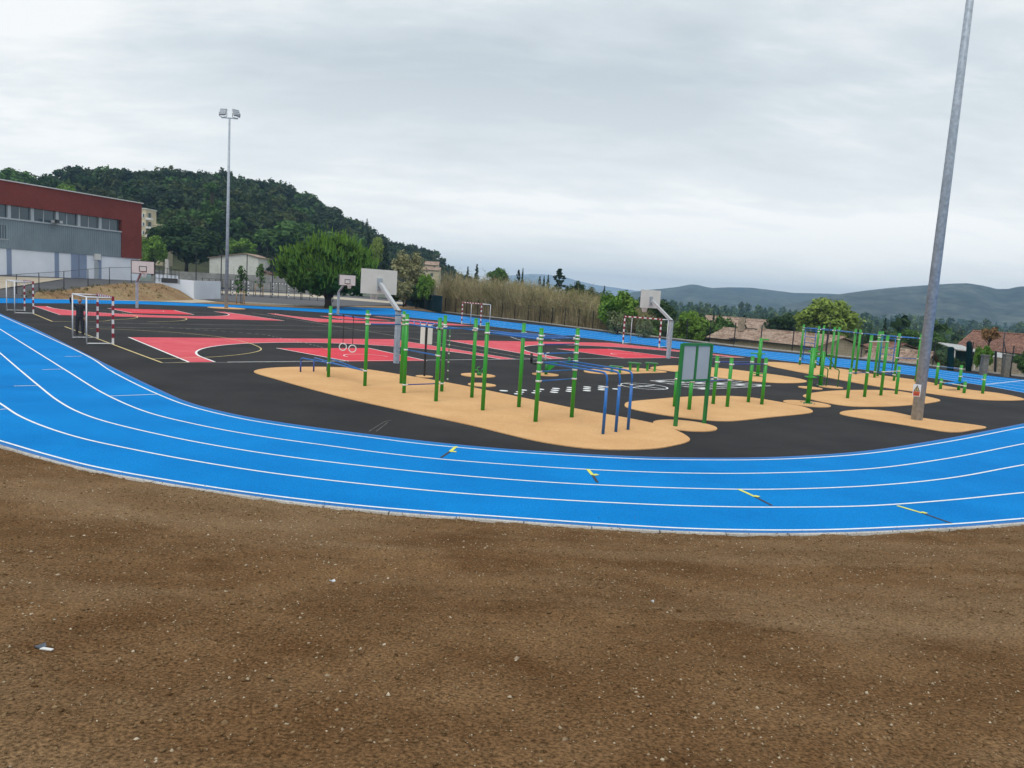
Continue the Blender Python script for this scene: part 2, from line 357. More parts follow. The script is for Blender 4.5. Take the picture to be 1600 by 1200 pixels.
# ---- running track round the courts
px_edge_in = [(0, 490.6), (60, 517), (120, 547), (185.6, 580), (244, 608), (300, 631.5), (380, 651), (480, 667), (580, 680), (680, 692), (780, 701.5), (880, 708.5), (1000, 714.5), (1100, 716.5), (1180, 716), (1250, 713.5), (1350, 706), (1475, 687), (1600, 662.5)]
px_a = [(0, 492.5), (60, 520), (143, 560), (173.4, 580), (247.5, 616.6), (300, 636), (380, 655), (480, 671), (580, 684), (660, 694), (780, 705), (830, 708.5), (1000, 717.5), (1100, 719), (1180, 718.8), (1250, 716.5), (1350, 709.5), (1475, 691.5), (1600, 667.5)]
px_b = [(0, 514.5), (73, 560), (105, 580), (170.6, 619.4), (234, 645.6), (300, 662), (380, 677.5), (500, 695), (660, 715), (851, 730), (1000, 737.5), (1100, 740), (1200, 739.5), (1350, 733.5), (1475, 717.5), (1600, 693.5)]
px_c = [(0, 551.7), (33, 580), (60, 602.5), (90, 626), (122, 643.8), (168.8, 660), (300, 689.7), (450, 714), (660, 738), (851, 753.5), (1000, 761), (1100, 764), (1200, 765), (1350, 760), (1475, 748.5), (1600, 726.5)]
px_d = [(0, 630.6), (32, 651), (75, 669), (131, 686), (200, 701), (300, 720), (450, 743), (660, 766), (800, 777), (1000, 788), (1100, 791.5), (1200, 793), (1350, 791), (1475, 782.5), (1600, 770)]
px_e = [(0, 689), (75, 711), (150, 730), (300, 756.6), (450, 778), (600, 794), (800, 809), (1000, 822.5), (1100, 827), (1200, 828.8), (1300, 828), (1400, 824), (1500, 818.5), (1600, 810.5)]
px_out = [(0, 694.4), (75, 716), (150, 735), (300, 761), (450, 782.5), (600, 798.5), (800, 813.5), (1000, 827), (1100, 831.3), (1200, 833), (1300, 832), (1400, 828.3), (1500, 823), (1600, 815.5)]
def near(px): return spline(extend(GL(px), 28, 26), 7)
EIN, LA, LB, LC, LD, LE, EOUT = [near(p) for p in (px_edge_in, px_a, px_b, px_c, px_d, px_e, px_out)]
fence_px = [(690, 487.5), (820, 502), (960, 519.8), (1180, 545), (1400, 566.3), (1600, 590), (1720, 604)]
FENCE = GL(fence_px)
# asphalt sheet below everything
m = MB(); m.poly([p for p in EOUT] + [FENCE[-1] + U * 1] + [p + U * 0.7 for p in reversed(FENCE)] + [Vector((-2, 178, 0)), Vector((-80, 178, 0)), Vector((-78, 60, 0))])
struct(m.obj('court_asphalt', 'asphalt'))
def sheet(name, px, z, material, world=None):
    m = MB(); m.poly([Vector((p.x, p.y, z)) for p in (world or GL(px))]); return struct(m.obj(name, material))
m = MB(); m.poly([p + ZV(.004) for p in EIN] + [p + ZV(.004) for p in reversed(EOUT)]); trk = struct(m.obj('running_track', 'track'))
def line_part(name, pts, wd, z, material, parent):
    m = MB(); m.ribbon(pts, wd, z); return m.obj(name, material, parent)
for ln in (LA, LB, LC, LD, LE): line_part('lane_line', ln, 0.054, .008, 'white_line', trk)
# darker joint strips along both edges of the track
off = [(EIN[i] * 0.5 + LA[min(range(len(LA)), key=lambda k: (LA[k] - EIN[i]).length)] * 0.5) for i in range(len(EIN))]
line_part('edge_strip', EIN, 0.10, .0075, 'track_edge', trk)
line_part('edge_strip', [p for p in EOUT], 0.10, .0075, 'track_edge', trk)
def seg(name, px, wd, material, parent, z=.010): return line_part(name, GL(px), wd, z, material, parent)
for px in ([(172, 619.3), (247, 616.5)], [(22, 603.6), (60, 602.8)], [(66, 578), (98, 577)], [(101, 557.5), (128, 556.8)], [(0, 640.5), (9, 639.5)]):
    seg('start_line', px, 0.05, 'white_line', trk)
for px in ([(0, 604), (22, 603.6)], [(30, 578.5), (66, 578)], [(70, 558), (101, 557.5)]): seg('faint_start_line', px, 0.03, 'track_edge', trk)
for y0, y1, tick, b1 in (((713, 698), (703.5, 706), (713, 706.6), (689, 715.5)), ((918, 733.5), (926, 743), (934, 742), (933.5, 754.5)), ((1154, 765), (1180, 777), (1184, 775.5), (1206, 790.5)), ((1402, 790.8), (1441, 802.3), (1446, 801.5), (1487, 818.5))):
    seg('relay_mark', [y0, y1], 0.07, 'lime_mark', trk); seg('relay_mark', [y1, b1], 0.055, 'black_mark', trk)
    seg('relay_tick', [y1, tick], 0.10, 'lime_mark', trk, .0125)
# ---- far side of the track
far_top = [(-120, 462), (0, 466), (110, 467.5), (220, 470.6), (350, 476), (430, 479.8), (515, 483.4), (528, 481), (545, 480), (620, 482.5), (690, 490), (800, 504), (896, 513.5), (960, 521.5), (1060, 533.5), (1180, 547), (1400, 569), (1500, 582), (1600, 593.5), (1720, 607)]
far_bot = [(1720, 634), (1600, 614), (1540, 603), (1466, 592), (1400, 583.2), (1200, 561), (1114, 550.8), (1062, 545.4), (980, 535.8), (900, 526.6), (820, 516.5), (720, 504.3), (640, 496), (511, 488.6), (460, 485.3), (350, 480), (220, 475.4), (110, 474), (0, 473.6), (-120, 471)]
ft = struct(MB().obj('far_track', 'track')) if False else sheet('far_track', far_top + far_bot, .006, 'track')
fl = GL([(640, 496), (720, 504.3), (820, 516.5), (900, 526.6), (980, 535.8), (1062, 545.4), (1114, 550.8), (1200, 561), (1400, 583.2), (1466, 592), (1540, 603), (1600, 614), (1720, 634)])
fu = GL([(640, 486.5), (690, 491.5), (800, 505.2), (896, 514.7), (960, 522.7), (1060, 534.8), (1180, 548.3), (1400, 570.6), (1500, 583.5), (1600, 595.3), (1720, 609)])
def resamp(P, n):
    d = [0]
    for a, b in zip(P, P[1:]): d.append(d[-1] + (b - a).length)
    out = []; j = 0
    for i in range(n):
        t = d[-1] * i / (n - 1)
        while j < len(d) - 2 and d[j + 1] < t: j += 1
        k = (t - d[j]) / (d[j + 1] - d[j]); out.append(P[j].lerp(P[j + 1], k))
    return out
A, B = resamp(fl, 40), resamp(fu, 40)
for q in (0.02, .25, .5, .75, .98): line_part('lane_line', [a.lerp(b, q) for a, b in zip(A, B)], 0.06, .0105, 'white_line', ft)
seg('finish_line', [(1540, 601), (1600, 594.6)], 0.09, 'white_line', ft, .0135)
# ---- concrete kerb between track and earth
nrm = []
for i, p in enumerate(EOUT):
    d = (EOUT[min(i + 1, len(EOUT) - 1)] - EOUT[max(i - 1, 0)]).normalized(); nrm.append(Vector((d.y, -d.x, 0)))
kerb = bpy.data.objects.new('concrete_kerb', None); COL.objects.link(kerb); struct(kerb)
KR = resamp(EOUT, int(sum((b - a).length for a, b in zip(EOUT, EOUT[1:])) / .25)); prof = [(0.03, -.02), (0.03, .012), (0.11, .014), (0.125, -.05)]
for i0 in range(0, len(KR) - 4, 4):
    dz_ = random.uniform(-.003, .003); m = MB(); vs_ = []
    q_ = [KR[i0].lerp(KR[i0 + 1], .03)] + KR[i0 + 1:i0 + 4] + [KR[i0 + 4].lerp(KR[i0 + 3], .03)]
    ns_ = []
    for i in range(5):
        d = (q_[min(i + 1, 4)] - q_[max(i - 1, 0)]).normalized(); ns_.append(Vector((d.y, -d.x, 0)))
    for (o_, z_) in prof: vs_ += [q_[i] + ns_[i] * o_ + ZV(z_ + dz_) for i in range(5)]
    m.add(vs_, [(k * 5 + i, k * 5 + i + 1, (k + 1) * 5 + i + 1, (k + 1) * 5 + i) for k in range(3) for i in range(4)]); m.obj('kerb_stone', 'kerb', kerb)

# ---- bare earth bank in the foreground
ex = np.array([p.x for p in EOUT]); ey = np.array([p.y for p in EOUT]); o_ = np.argsort(ex); ex = ex[o_]; ey = ey[o_]
def yedge(x): return float(np.interp(x, ex, ey)) - 0.055
def dirt_z(x, y):
    d = max(0.0, (yedge(x) - y)); dd = d * (0.80 if abs(x) > 9 else 1 - 0.2 * (abs(x) / 9) ** 2)
    z = 1.78 * (min(dd, 14) / 11.0) if dd < 11 else 1.78
    k = min(1, d / 0.5)
    p = Vector((x * 0.8, y, 0)); q = Vector(((x * .88 + y * .47) * .45, (y * .88 - x * .47) * 1.6, 0))
    z += k * (0.030 * mnoise.noise(q * 0.6) + 0.022 * mnoise.noise(q * 1.7 + Vector((7, 3, 0))) + 0.014 * mnoise.noise(p * 4.3) + 0.008 * mnoise.noise(p * 11.0) + 0.004 * mnoise.noise(p * 27.0))
    return z - 0.004 - 0.02 * (1 - k) + (1 - min(1, d / .45)) * (0.004 + 0.030 * mnoise.noise(Vector((x * 2.1, y * 2.1, 9))) + 0.02 * mnoise.noise(Vector((x * 9, y * 9, 4))))
xs = []; x = -30.0
while x <= 30: xs.append(x); x += 0.065 if abs(x) < 9 else 0.15
NR = 230
dv = []; df = []
for x in xs:
    y1 = yedge(x); y0_ = -9.0
    for j in range(NR):
        t = j / (NR - 1); y = y1 + (y0_ - y1) * (t ** 1.0 * 0.9 + 0.1 * t * t)
        dv.append((x, y, dirt_z(x, y)))
for i in range(len(xs) - 1):
    for j in range(NR - 1): df.append((i * NR + j, i * NR + j + 1, (i + 1) * NR + j + 1, (i + 1) * NR + j))
dirt = struct(npmesh('bare_earth', dv, df, 'dirt')); dirt.data.polygons.foreach_set('use_smooth', np.ones(len(df), bool))
# ---- pebbles and clods lying in it
def scatter(name, cnt, size, material, seed, edge_bias):
    rng = np.random.default_rng(seed)
    oc = np.array([(1, 0, 0), (-1, 0, 0), (0, 1, 0), (0, -1, 0), (0, 0, 1), (0, 0, -1)], float)
    of = np.array([(0, 2, 4), (2, 1, 4), (1, 3, 4), (3, 0, 4), (2, 0, 5), (1, 2, 5), (3, 1, 5), (0, 3, 5)])
    vv = []; ff = []; c = 0
    while c < cnt:
        t = rng.random()
        x = rng.uniform(-11, 11); e_ = yedge(x)
        y = e_ - 0.03 - rng.random() ** edge_bias * (e_ - 1.2)
        if abs(x) > 0.72 * y + 1.0: continue
        if mnoise.noise(Vector((x * .6, y * .6, seed))) + rng.uniform(-.35, .6) < 0: continue
        r = min(0.022, size * math.exp(rng.normal(0, 0.45)))
        v = oc * (r * rng.uniform(.6, 1.3, 3)) + rng.normal(0, r * .18, (6, 3)); a = rng.uniform(0, 6.3)
        q = np.array([[math.cos(a), -math.sin(a), 0], [math.sin(a), math.cos(a), 0], [0, 0, 1]])
        v = v @ q.T; v[:, 2] *= 0.7
        v += np.array((x, y, dirt_z(x, y) + r * 0.15)); vv.append(v); ff.append(of + 6 * c); c += 1
    return npmesh(name, np.concatenate(vv), np.concatenate(ff), material)
stuff(scatter('pebbles', 9000, 0.0056, 'pebble', 3, 1.25), 'small pale pebbles strewn over the brown earth', 'pebbles')
stuff(scatter('earth_clods', 36000, 0.0075, 'clod', 4, 1.0), 'crumbs and clods of dry brown earth', 'earth')

rng_ = np.random.default_rng(12); vv = []; ff = []; oc = np.array([(1, 0, 0), (-1, 0, 0), (0, 1, 0), (0, -1, 0), (0, 0, 1), (0, 0, -1)], float); of = np.array([(0, 2, 4), (2, 1, 4), (1, 3, 4), (3, 0, 4), (2, 0, 5), (1, 2, 5), (3, 1, 5), (0, 3, 5)])
vis = [i for i, p in enumerate(KR) if abs(p.x) < 14 and p.y < 22]
for c_ in range(1100):
    i = vis[rng_.integers(0, len(vis) - 1)]; p = KR[i].lerp(KR[i + 1], rng_.random()); d = (KR[i + 1] - KR[i]).normalized(); n_ = Vector((d.y, -d.x, 0)); o_ = .12 - rng_.exponential(.075); p = p + n_ * o_
    r = .0045 * math.exp(rng_.normal(0, .4)); vv.append(oc * r * rng_.uniform(.6, 1.3, 3) + np.array((p.x, p.y, (.016 if o_ > .02 else .011) + r * .2))); ff.append(of + 6 * c_)
stuff(npmesh('spilled_soil', np.concatenate(vv), np.concatenate(ff), 'clod'), 'crumbs of soil spilled over the kerb onto the track edge', 'earth')

# ---- background paving, parking and planting strips
sheet('parking_area', [(303, 468.2), (345, 470.2), (400, 473.5), (470, 477), (520, 479), (560, 477.5), (640, 477), (690, 481), (688, 478), (640, 470), (560, 463.5), (480, 459), (400, 454.5), (304, 449.5)], .008, 'parking')
sheet('far_pavement', [(304, 457.0), (400, 460.2), (480, 464.2), (560, 470), (640, 476), (640, 473.5), (560, 466.3), (480, 460.4), (400, 456.8), (304, 453.5)], .014, 'beige_paving')
sheet('beige_path', [(60, 467.5), (150, 468.8), (250, 471.2), (300, 473.4), (340, 471.8), (318, 469), (303, 467.5), (250, 469), (150, 467)], .016, 'beige_paving')
sheet('planting_strip', [(306, 473.6), (340, 471.2), (392, 474), (460, 478.5), (520, 480.8), (560, 478), (640, 478.6), (688, 484), (690, 489), (620, 481.8), (545, 479.3), (528, 480.3), (513, 482.8), (430, 479.2), (350, 475.4)], .012, 'bank_soil')
m = MB(); k0 = GL([(380, 473.6), (460, 477.6), (520, 480.0)])
for a, b in zip(k0, k0[1:]):
    d = (b - a); m.box((a + b) / 2 + ZV(.07), (d.length, .25, .14), math.atan2(d.y, d.x))
struct(m.obj('parking_kerb', 'kerb'))

# ---- painted courts
paint = bpy.data.objects.new('court_markings', None); COL.objects.link(paint); struct(paint)
def bil(c, s, t):   # corners: base-left, base-right, far-right, far-left
    return (c[0] * (1 - s) + c[1] * s) * (1 - t) + (c[3] * (1 - s) + c[2] * s) * t
def halfcourt(cpx, kpx, Wc=15.0, Dc=10.6):
    c = GL(cpx); k = GL(kpx)
    P = lambda x, y: bil(c, x / Wc, y / Dc)
    arc = []
    ax0 = 0.9; r = 6.6; yc = 1.575
    ys = yc + math.sqrt(max(0, r * r - (Wc / 2 - ax0) ** 2)) if r > Wc / 2 - ax0 else yc
    arc.append((ax0, 0))
    for i in range(41):
        a = math.pi - math.pi * i / 40; arc.append((Wc / 2 + (Wc / 2 - ax0) * math.cos(a), yc + r * math.sin(a)))
    arc.append((Wc - ax0, 0))
    m = MB()
    out = [(0, 0)] + arc + [(Wc, 0), (Wc, Dc), (0, Dc)]
    m.poly([P(*q) + ZV(.004) for q in out]); m.obj('red_court_paint', 'redpaint', paint)
    m = MB(); m.poly([p + ZV(.004) for p in k]); m.obj('red_key_paint', 'keypaint', paint)
    line_part('white_court_line', [P(*q) for q in arc], .09, .008, 'white_line', paint)
    line_part('white_court_line', [P(0, Dc), P(0, 0)], .09, .0085, 'white_line', paint)
    line_part('white_court_line', [P(Wc, 0), P(Wc, Dc)], .05, .0085, 'white_line', paint)
    line_part('white_court_line', [k[0], k[3]], .08, .0083, 'white_line', paint)
    line_part('white_court_line', [k[1], k[2]], .08, .0083, 'white_line', paint)
    kk = [bil(k, .5 + .24 * math.cos(a), .30 + .2 * math.sin(a)) for a in [math.pi * i / 16 for i in range(17)]]
    line_part('white_court_line', kk, .05, .0092, 'white_line', paint)
halfcourt([(295, 566), (805, 561), (612, 530), (201, 527)], [(545, 564.8), (667, 563.8), (576, 544), (432, 544)])
halfcourt([(862, 560.8), (1163, 558.6), (952, 535.6), (697, 531.5)], [(974, 559.6), (1061, 559), (950, 545.2), (870, 545)])
halfcourt([(350, 487.3), (52, 478), (94, 492.2), (444, 501.2)], [(272, 484.6), (168, 481.6), (206, 489.2), (303, 491.6)])
halfcourt([(592, 494.4), (418, 489.8), (498, 503.2), (741, 509.2)], [(560, 495.3), (500, 493.7), (538, 499.2), (610, 500.8)])
def cl(px, wd=.06, material='worn_line', z=.0100, name='court_line', curve=False):
    p = GL(px); p = spline(p, 6) if curve else p
    return line_part(name, p, wd, z, material, paint)
cl([(295, 566.2), (253, 567), (101, 510.4)], .08, 'yellow_line', name='handball_goal_line')
cl([(253, 567.3), (540, 565.2)], .05, 'worn_line', .0096)
cl([(355, 566), (862, 560.9)], .07, 'white_line', .0104); cl([(862, 560.7), (1163, 558.5)], .06, 'white_line', .0104)
cl([(238, 561), (290, 559.6), (342, 557.4), (390, 552), (408, 546.5), (394, 538), (362, 530), (330, 525), (270, 519.5), (200, 515.5), (140, 513.5)], .06, 'yellow_line', .0112, curve=True)
cl([(160, 504.8), (330, 507.3), (480, 509.7), (640, 512.6), (800, 516.5)], .07); cl([(110, 510.6), (330, 513.7), (616, 518.2), (820, 523.6)], .07)
cl([(394, 489), (535, 511.6), (650, 530.2), (830, 561)], .07, 'worn_line', .0116)
cl([(50, 489.4), (82, 502.6)], .08, 'yellow_line'); cl([(82, 502.6), (160, 502.0), (174, 500.2), (205, 498), (215, 495.8), (206, 492), (190, 489.2)], .07, 'yellow_line', .0109, curve=True)
cl([(230, 503.2), (270, 502.2), (288, 500.4), (291, 498), (280, 495.2)], .07, 'yellow_line', .0113, curve=True)
dash = spline(GL([(250, 511), (330, 516.6), (410, 523), (440, 528.6), (480, 537), (506, 544), (512, 548)]), 10)
ds = resamp(dash, 60)
for i in range(0, 58, 2): line_part('dashed_line', [ds[i], ds[i + 1]], .07, .0121, 'worn_line', paint)
cl([(816, 532.5), (802, 528), (795, 524.5), (799, 522)], .06, 'white_line', .0113, curve=True); cl([(876, 533), (862, 530), (855.5, 527.8), (862, 525.7)], .06, 'white_line', .0113, curve=True)
cl([(1116, 557.6), (1162, 559.2)], .10, 'yellow_line', .0117)
cl([(90, 483.2), (168, 484.8), (300, 488.6), (420, 491.6)], .06, 'worn_line', .0127)

# ---- rubber islands
def island(px, closed_curve=True):
    pts = [p for p in spline(GL(px), 6, True)]
    m = MB(); m.slab([p + ZV(.022) for p in pts], .03); return struct(m.obj('rubber_surface', 'rubber'))
zi = [0]
def disc_island(px, py, hw):
    c = G(px, py); r = (G(px + hw, py + hw * .063) - G(px - hw, py - hw * .063)).length / 2; zi[0] += 1
    z = .025 + .0004 * zi[0]
    m = MB(); m.slab([c + Vector((r * math.cos(a), r * math.sin(a), z)) for a in [2 * math.pi * i / 40 for i in range(40)]], .03); return struct(m.obj('rubber_surface', 'rubber'))
island([(397, 582), (402, 578.5), (420, 575.8), (450, 574.3), (500, 573.9), (540, 575), (575, 578), (620, 585), (700, 598.5), (780, 614.5), (888.5, 637), (1020, 662), (1052, 671.5), (1073, 682), (1078, 688), (1072, 692), (1057, 696), (1025, 701.5), (980, 703.5), (920, 701.5), (850, 692), (790, 678.5), (740, 666), (630, 642.5), (530, 620), (430, 592.5)])
island([(976, 633.3), (981, 629), (1024, 624.4), (1066, 621), (1109, 619.5), (1162, 620.6), (1204, 626.3), (1257.5, 637), (1270, 644), (1257.5, 647), (1204, 652.4), (1162, 657), (1140, 658.6), (1108.7, 657.7), (1055.6, 651.8), (1002.5, 643), (979, 637)])
island([(1254.8, 618.3), (1285, 612.5), (1337.5, 610), (1403, 611.7), (1455.6, 621.7), (1468.7, 625.6), (1461, 628.8), (1416, 634), (1371.6, 636), (1324.4, 634.8), (1285, 628.8), (1258.7, 621.7)])
island([(1312.5, 645.3), (1327, 642), (1363.7, 640.8), (1390, 643.5), (1442.5, 654), (1534.3, 666.3), (1541, 668.6), (1521, 672.3), (1497, 675.8), (1476.6, 675), (1416, 665), (1316.5, 648.7)])
island([(1195, 567.5), (1205, 566), (1230, 567.2), (1302, 575), (1374, 586.5), (1405, 590.5), (1447, 596.5), (1475, 603), (1519, 610), (1556, 614.2), (1587, 620), (1601, 624.8), (1575, 626.2), (1537, 625.2), (1500, 622), (1450, 615), (1400, 608.6), (1345, 600), (1287, 589), (1230, 578), (1204, 572.5)])
island([(1016, 575), (1034, 572.2), (1060, 571.5), (1113, 574.5), (1172, 581), (1236, 589.7), (1259, 595), (1256, 598), (1215, 598.7), (1151, 594), (1105, 588), (1060, 581.8), (1020, 576.8)])
island([(912, 580), (930, 577), (970, 574.8), (1005, 576.5), (1042, 581.6), (1000, 583.5), (950, 585), (920, 583)])
for q in ((1070, 665.6, 49), (1260.5, 631.3, 35), (852, 585.6, 21), (747, 587, 27), (753, 602, 22), (663, 588.8, 13.5), (1266, 606.6, 18), (1298, 605, 18), (354, 481.6, 28)): disc_island(*q)
# ---- white playground drawings on the asphalt
pl = bpy.data.objects.new('playground_markings', None); COL.objects.link(pl); struct(pl)
def oval(c, rx, ry, rz, z=.006):
    m = MB(); q = Matrix.Rotation(rz, 3, 'Z'); m.poly([c + q @ Vector((rx * math.cos(a), ry * math.sin(a), 0)) + ZV(z) for a in [2 * math.pi * i / 16 for i in range(16)]]); m.obj('white_footstep', 'white_line', pl)
for x, y in ((787, 610.7), (809.7, 615.6), (812.5, 612.7), (817, 609.7), (837, 614.1), (839.5, 611.2), (844, 608.4), (865.6, 613), (867, 610), (868.7, 607.2), (890, 611.6), (891, 608.8), (891.5, 605.8), (917, 610.5), (917, 607.6), (917.5, 604.9), (940, 609), (940, 606.5), (940.4, 603.8), (962.5, 608)):
    oval(G(x, y), .15, .155, 0.0)
c0 = G(1006, 603.6); rc = .92
line_part('white_ring', [c0 + Vector((rc * math.cos(a), rc * math.sin(a), 0)) for a in [2 * math.pi * i / 40 for i in range(41)]], .06, .006, 'white_line', pl)
for a in (0.9, 2.47): line_part('white_cross', [c0 + Vector((rc * math.cos(a), rc * math.sin(a), 0)) * .95, c0 - Vector((rc * math.cos(a), rc * math.sin(a), 0)) * .95], .07, .0065 + .001 * a, 'white_line', pl)
g4 = GL([(1016, 595), (1095.6, 608.7), (1204, 603), (1118, 590.6)])
for i in range(7):
    line_part('white_grid_line', [bil(g4, i / 6, 0), bil(g4, i / 6, 1)], .06, .0060, 'white_line', pl); line_part('white_grid_line', [bil(g4, 0, i / 6), bil(g4, 1, i / 6)], .04, .0072, 'white_line', pl)
for i in range(6):
    for j in range(6):
        if (i * 2 + j * 3) % 5 > 0: continue
        m = MB(); m.poly([bil(g4, (i + a) / 6, (j + b) / 6) + ZV(.0050) for a, b in ((.25, .2), (.75, .2), (.75, .8), (.25, .8))]); m.obj('white_square', 'white_line', pl)
# scuffs on the asphalt
for px in ([(577, 674), (588, 667), (602, 659), (612, 656.5)], [(588, 674), (597, 667), (606, 660)]): line_part('chalk_scuff', spline(GL(px), 4), .022, .005, 'faint_scuff', pl)

# ================================================================== SPORTS EQUIPMENT
def part(name, material, parent, fn, smooth=True):
    m = MB(); fn(m); return m.obj(name, material, parent, smooth)
# ---- handball goals: mouth along local x, open towards +y, origin between the front posts
def make_goal(label):
    g = thing('handball_goal', label, 'goal', group='red and white handball goals round the courts')
    S = .08
    for sx in (-1, 1):
        p = part('front_post', 'white_paint', g, lambda m: m.box((sx * 1.54, 0, 1.0), (S, S, 2.0)), False)
        for k in range(5): part('red_band', 'red_band', p, lambda m: m.box((sx * 1.54, 0, .40 + .40 * k - .01), (S + .012, S + .012, .2)), False)
        part('rear_upright', 'white_paint', g, lambda m: m.tube([(sx * 1.54, -1.02, 0), (sx * 1.54, -1.02, 2.03)], .028))
        part('depth_bar', 'white_paint', g, lambda m: m.tube([(sx * 1.54, -.04, 2.02), (sx * 1.54, -1.02, 2.02)], .026))
        part('ground_bar', 'white_paint', g, lambda m: m.tube([(sx * 1.54, -.04, .04), (sx * 1.54, -1.02, .04)], .026))
    c = part('crossbar', 'white_paint', g, lambda m: m.box((0, 0, 2.04), (3.16, S, S)), False)
    for k in range(7): part('red_band', 'red_band', c, lambda m: m.box((-1.3 + k * .433, 0, 2.04), (.2, S + .012, S + .012)), False)
    part('rear_bar', 'white_paint', g, lambda m: m.tube([(-1.54, -1.02, 2.02), (1.54, -1.02, 2.02)], .024))
    def net(m):
        T = .0022
        for i in range(21):
            x = -1.5 + i * .15
            m.tube([(x, -.05, 1.98), (x, -.72, 1.97), (x, -.95, .02)], T, 3, False)
        for i in range(16):
            z = .02 + i * .13; m.tube([(-1.5, -.95 + .115 * i / 15 * 2, z), (1.5, -.95 + .115 * i / 15 * 2, z)], T, 3, False)
        for sx in (-1.5, 1.5):
            for i in range(9): m.tube([(sx, -.08 - i * .11, .02), (sx, -.08 - i * .11, 1.97)], T, 3, False)
            for i in range(15): m.tube([(sx, -.05, .05 + i * .135), (sx, -.95, .05 + i * .135)], T, 3, False)
    part('net', 'net_cord', g, net, False)
    return g
def goal_place(a, b, back):   # pixel bases of the two front posts, and of a rear upright
    A, B, K = G(*a), G(*b), G(*back); c = (A + B) / 2; d = (B - A).normalized()
    n = Vector((-d.y, d.x, 0))
    if (K - c).dot(n) > 0: d = -d
    return c, math.atan2(d.y, d.x)
c, rz = goal_place((177, 538.5), (152, 528.5), (135, 538)); g0 = make_goal('nearest red and white goal, a person in dark clothes at its net')
# the mouths run along the track's left straight
g0.location = c; g0.rotation_euler = (0, 0, rz)
for a, b, k, lab in (((51, 490), (39.5, 486.2), (22.8, 489), 'red and white goal farthest left, beside the running track'),
                     ((976.8, 537.3), (1026, 542.6), (1040, 541.6), 'red and white goal beside the right-hand basketball post, in front of leafy shrubs'),
                     ((721.5, 506), (750.4, 509.7), (764, 505), 'red and white goal standing in front of the dry reeds')):
    c, rz = goal_place(a, b, k); dup(g0, c, rz, lab)
# ---- basketball posts: origin at the pole's foot, board over +y
def make_hoop(label):
    g = thing('basketball_hoop', label, 'basketball hoop', group='basketball posts at the ends of the two courts')
    part('pole', 'galvanised', g, lambda m: m.box((0, 0, 1.12), (.19, .19, 2.24)), False)
    a = part('arm', 'light_steel', g, lambda m: (m.box((0, .76, 2.76), (.16, 2.04, .15), mtx=Matrix.Rotation(math.atan2(1.12, 1.62), 3, 'X'))), False)
    part('arm_collar', 'dark_steel', a, lambda m: m.box((0, -.02, 2.26), (.24, .26, .03)), False)
    b = part('backboard', 'off_white', g, lambda m: m.box((0, 1.72, 3.43), (1.8, .035, 1.08)), False)
    part('mounting_plate', 'galvanised', b, lambda m: m.box((0, 1.665, 3.32), (.22, .07, .52)), False)
    def frame(m):
        for x, z, w_, h_ in ((0, 3.945, 1.8, .05), (0, 2.915, 1.8, .05), (-.875, 3.43, .05, .98), (.875, 3.43, .05, .98)): m.box((x, 1.742, z), (w_, .014, h_))
    part('board_border', 'black_steel', b, frame, False)
    def sq(m):
        for x, z, w_, h_ in ((0, 3.50, .59, .05), (0, 3.10, .59, .05), (-.27, 3.30, .05, .35), (.27, 3.30, .05, .35)): m.box((x, 1.742, z), (w_, .014, h_))
    part('target_square', 'black_steel', b, sq, False)
    rr = part('rim', 'rim_red', g, lambda m: (m.torus((0, 2.13, 3.05), .228, .012, Vector((0, 0, 1))), m.box((0, 1.82, 3.04), (.14, .17, .03))))
    def net(m):
        for k in range(12):
            a0 = 2 * math.pi * k / 12
            for s in (-1, 1):
                m.tube([(.225 * math.cos(a0), 2.13 + .225 * math.sin(a0), 3.04), (.17 * math.cos(a0 + s * .3), 2.13 + .17 * math.sin(a0 + s * .3), 2.85), (.125 * math.cos(a0 + s * .6), 2.13 + .125 * math.sin(a0 + s * .6), 2.62)], .009, 4, False)
    part('net', 'white_cord', rr, net, False)
    return g
rv = math.atan2(V.y, V.x) - math.pi / 2
h0 = make_hoop('basketball post nearest the camera, big blank backboard seen from behind'); h0.location = G(619, 567.5); h0.rotation_euler = (0, 0, rv)
dup(h0, G(1044, 560), rv, 'basketball post on the right, backboard seen from behind against the hills')
dup(h0, G(214, 481.5), rv + math.pi, 'basketball post on the left, black-edged backboard in front of the gym')
dup(h0, G(528, 491.5), rv + math.pi, 'far basketball post in front of the big round tree')
# ---- floodlight masts
def make_mast(label, loc, rz, H=17.75):
    g = thing('floodlight_mast', label, 'floodlight', loc, rz, 'galvanised floodlight masts')
    part('pole', 'galvanised', g, lambda m: m.tube([(0, 0, 0), (0, 0, H * .5), (0, 0, H)], [.175, .135, .085], 20))
    part('crossarm', 'galvanised', g, lambda m: m.box((0, 0, H + .03), (1.5, .09, .09)), False)
    for x, yaw in ((-.60, -.25), (.60, .75)):
        q = Matrix.Rotation(yaw, 3, 'Z') @ Matrix.Rotation(R(-28), 3, 'X')
        f = part('lamp_housing', 'light_steel', g, lambda m: m.box((x, 0, H + .55), (.62, .18, .66), mtx=q), False)
        part('lamp_glass', 'sign_grey', f, lambda m: m.box(Vector((x, 0, H + .55)) + q @ Vector((0, -.098, 0)), (.55, .02, .58), mtx=q), False)
        for k in (-1, 0, 1): part('lamp_louvre', 'dark_steel', f, lambda m: m.box(Vector((x, 0, H + .55)) + q @ Vector((0, -.112, k * .2)), (.55, .012, .03), mtx=q), False)
        part('bracket', 'dark_steel', g, lambda m: m.tube([(x - .36, 0, H + .50), (x - .33, .02, H + .16), (x, 0, H + .07), (x + .33, .02, H + .16), (x + .36, 0, H + .50)], .028, 6))
    return g
make_mast('tall floodlight mast with two lamps on the left, before the wooded hill', G(353.5, 482), 0.1)
mr = make_mast('thick galvanised mast close by on the right, warning sign on it', G(1432, 656.5), R(30))
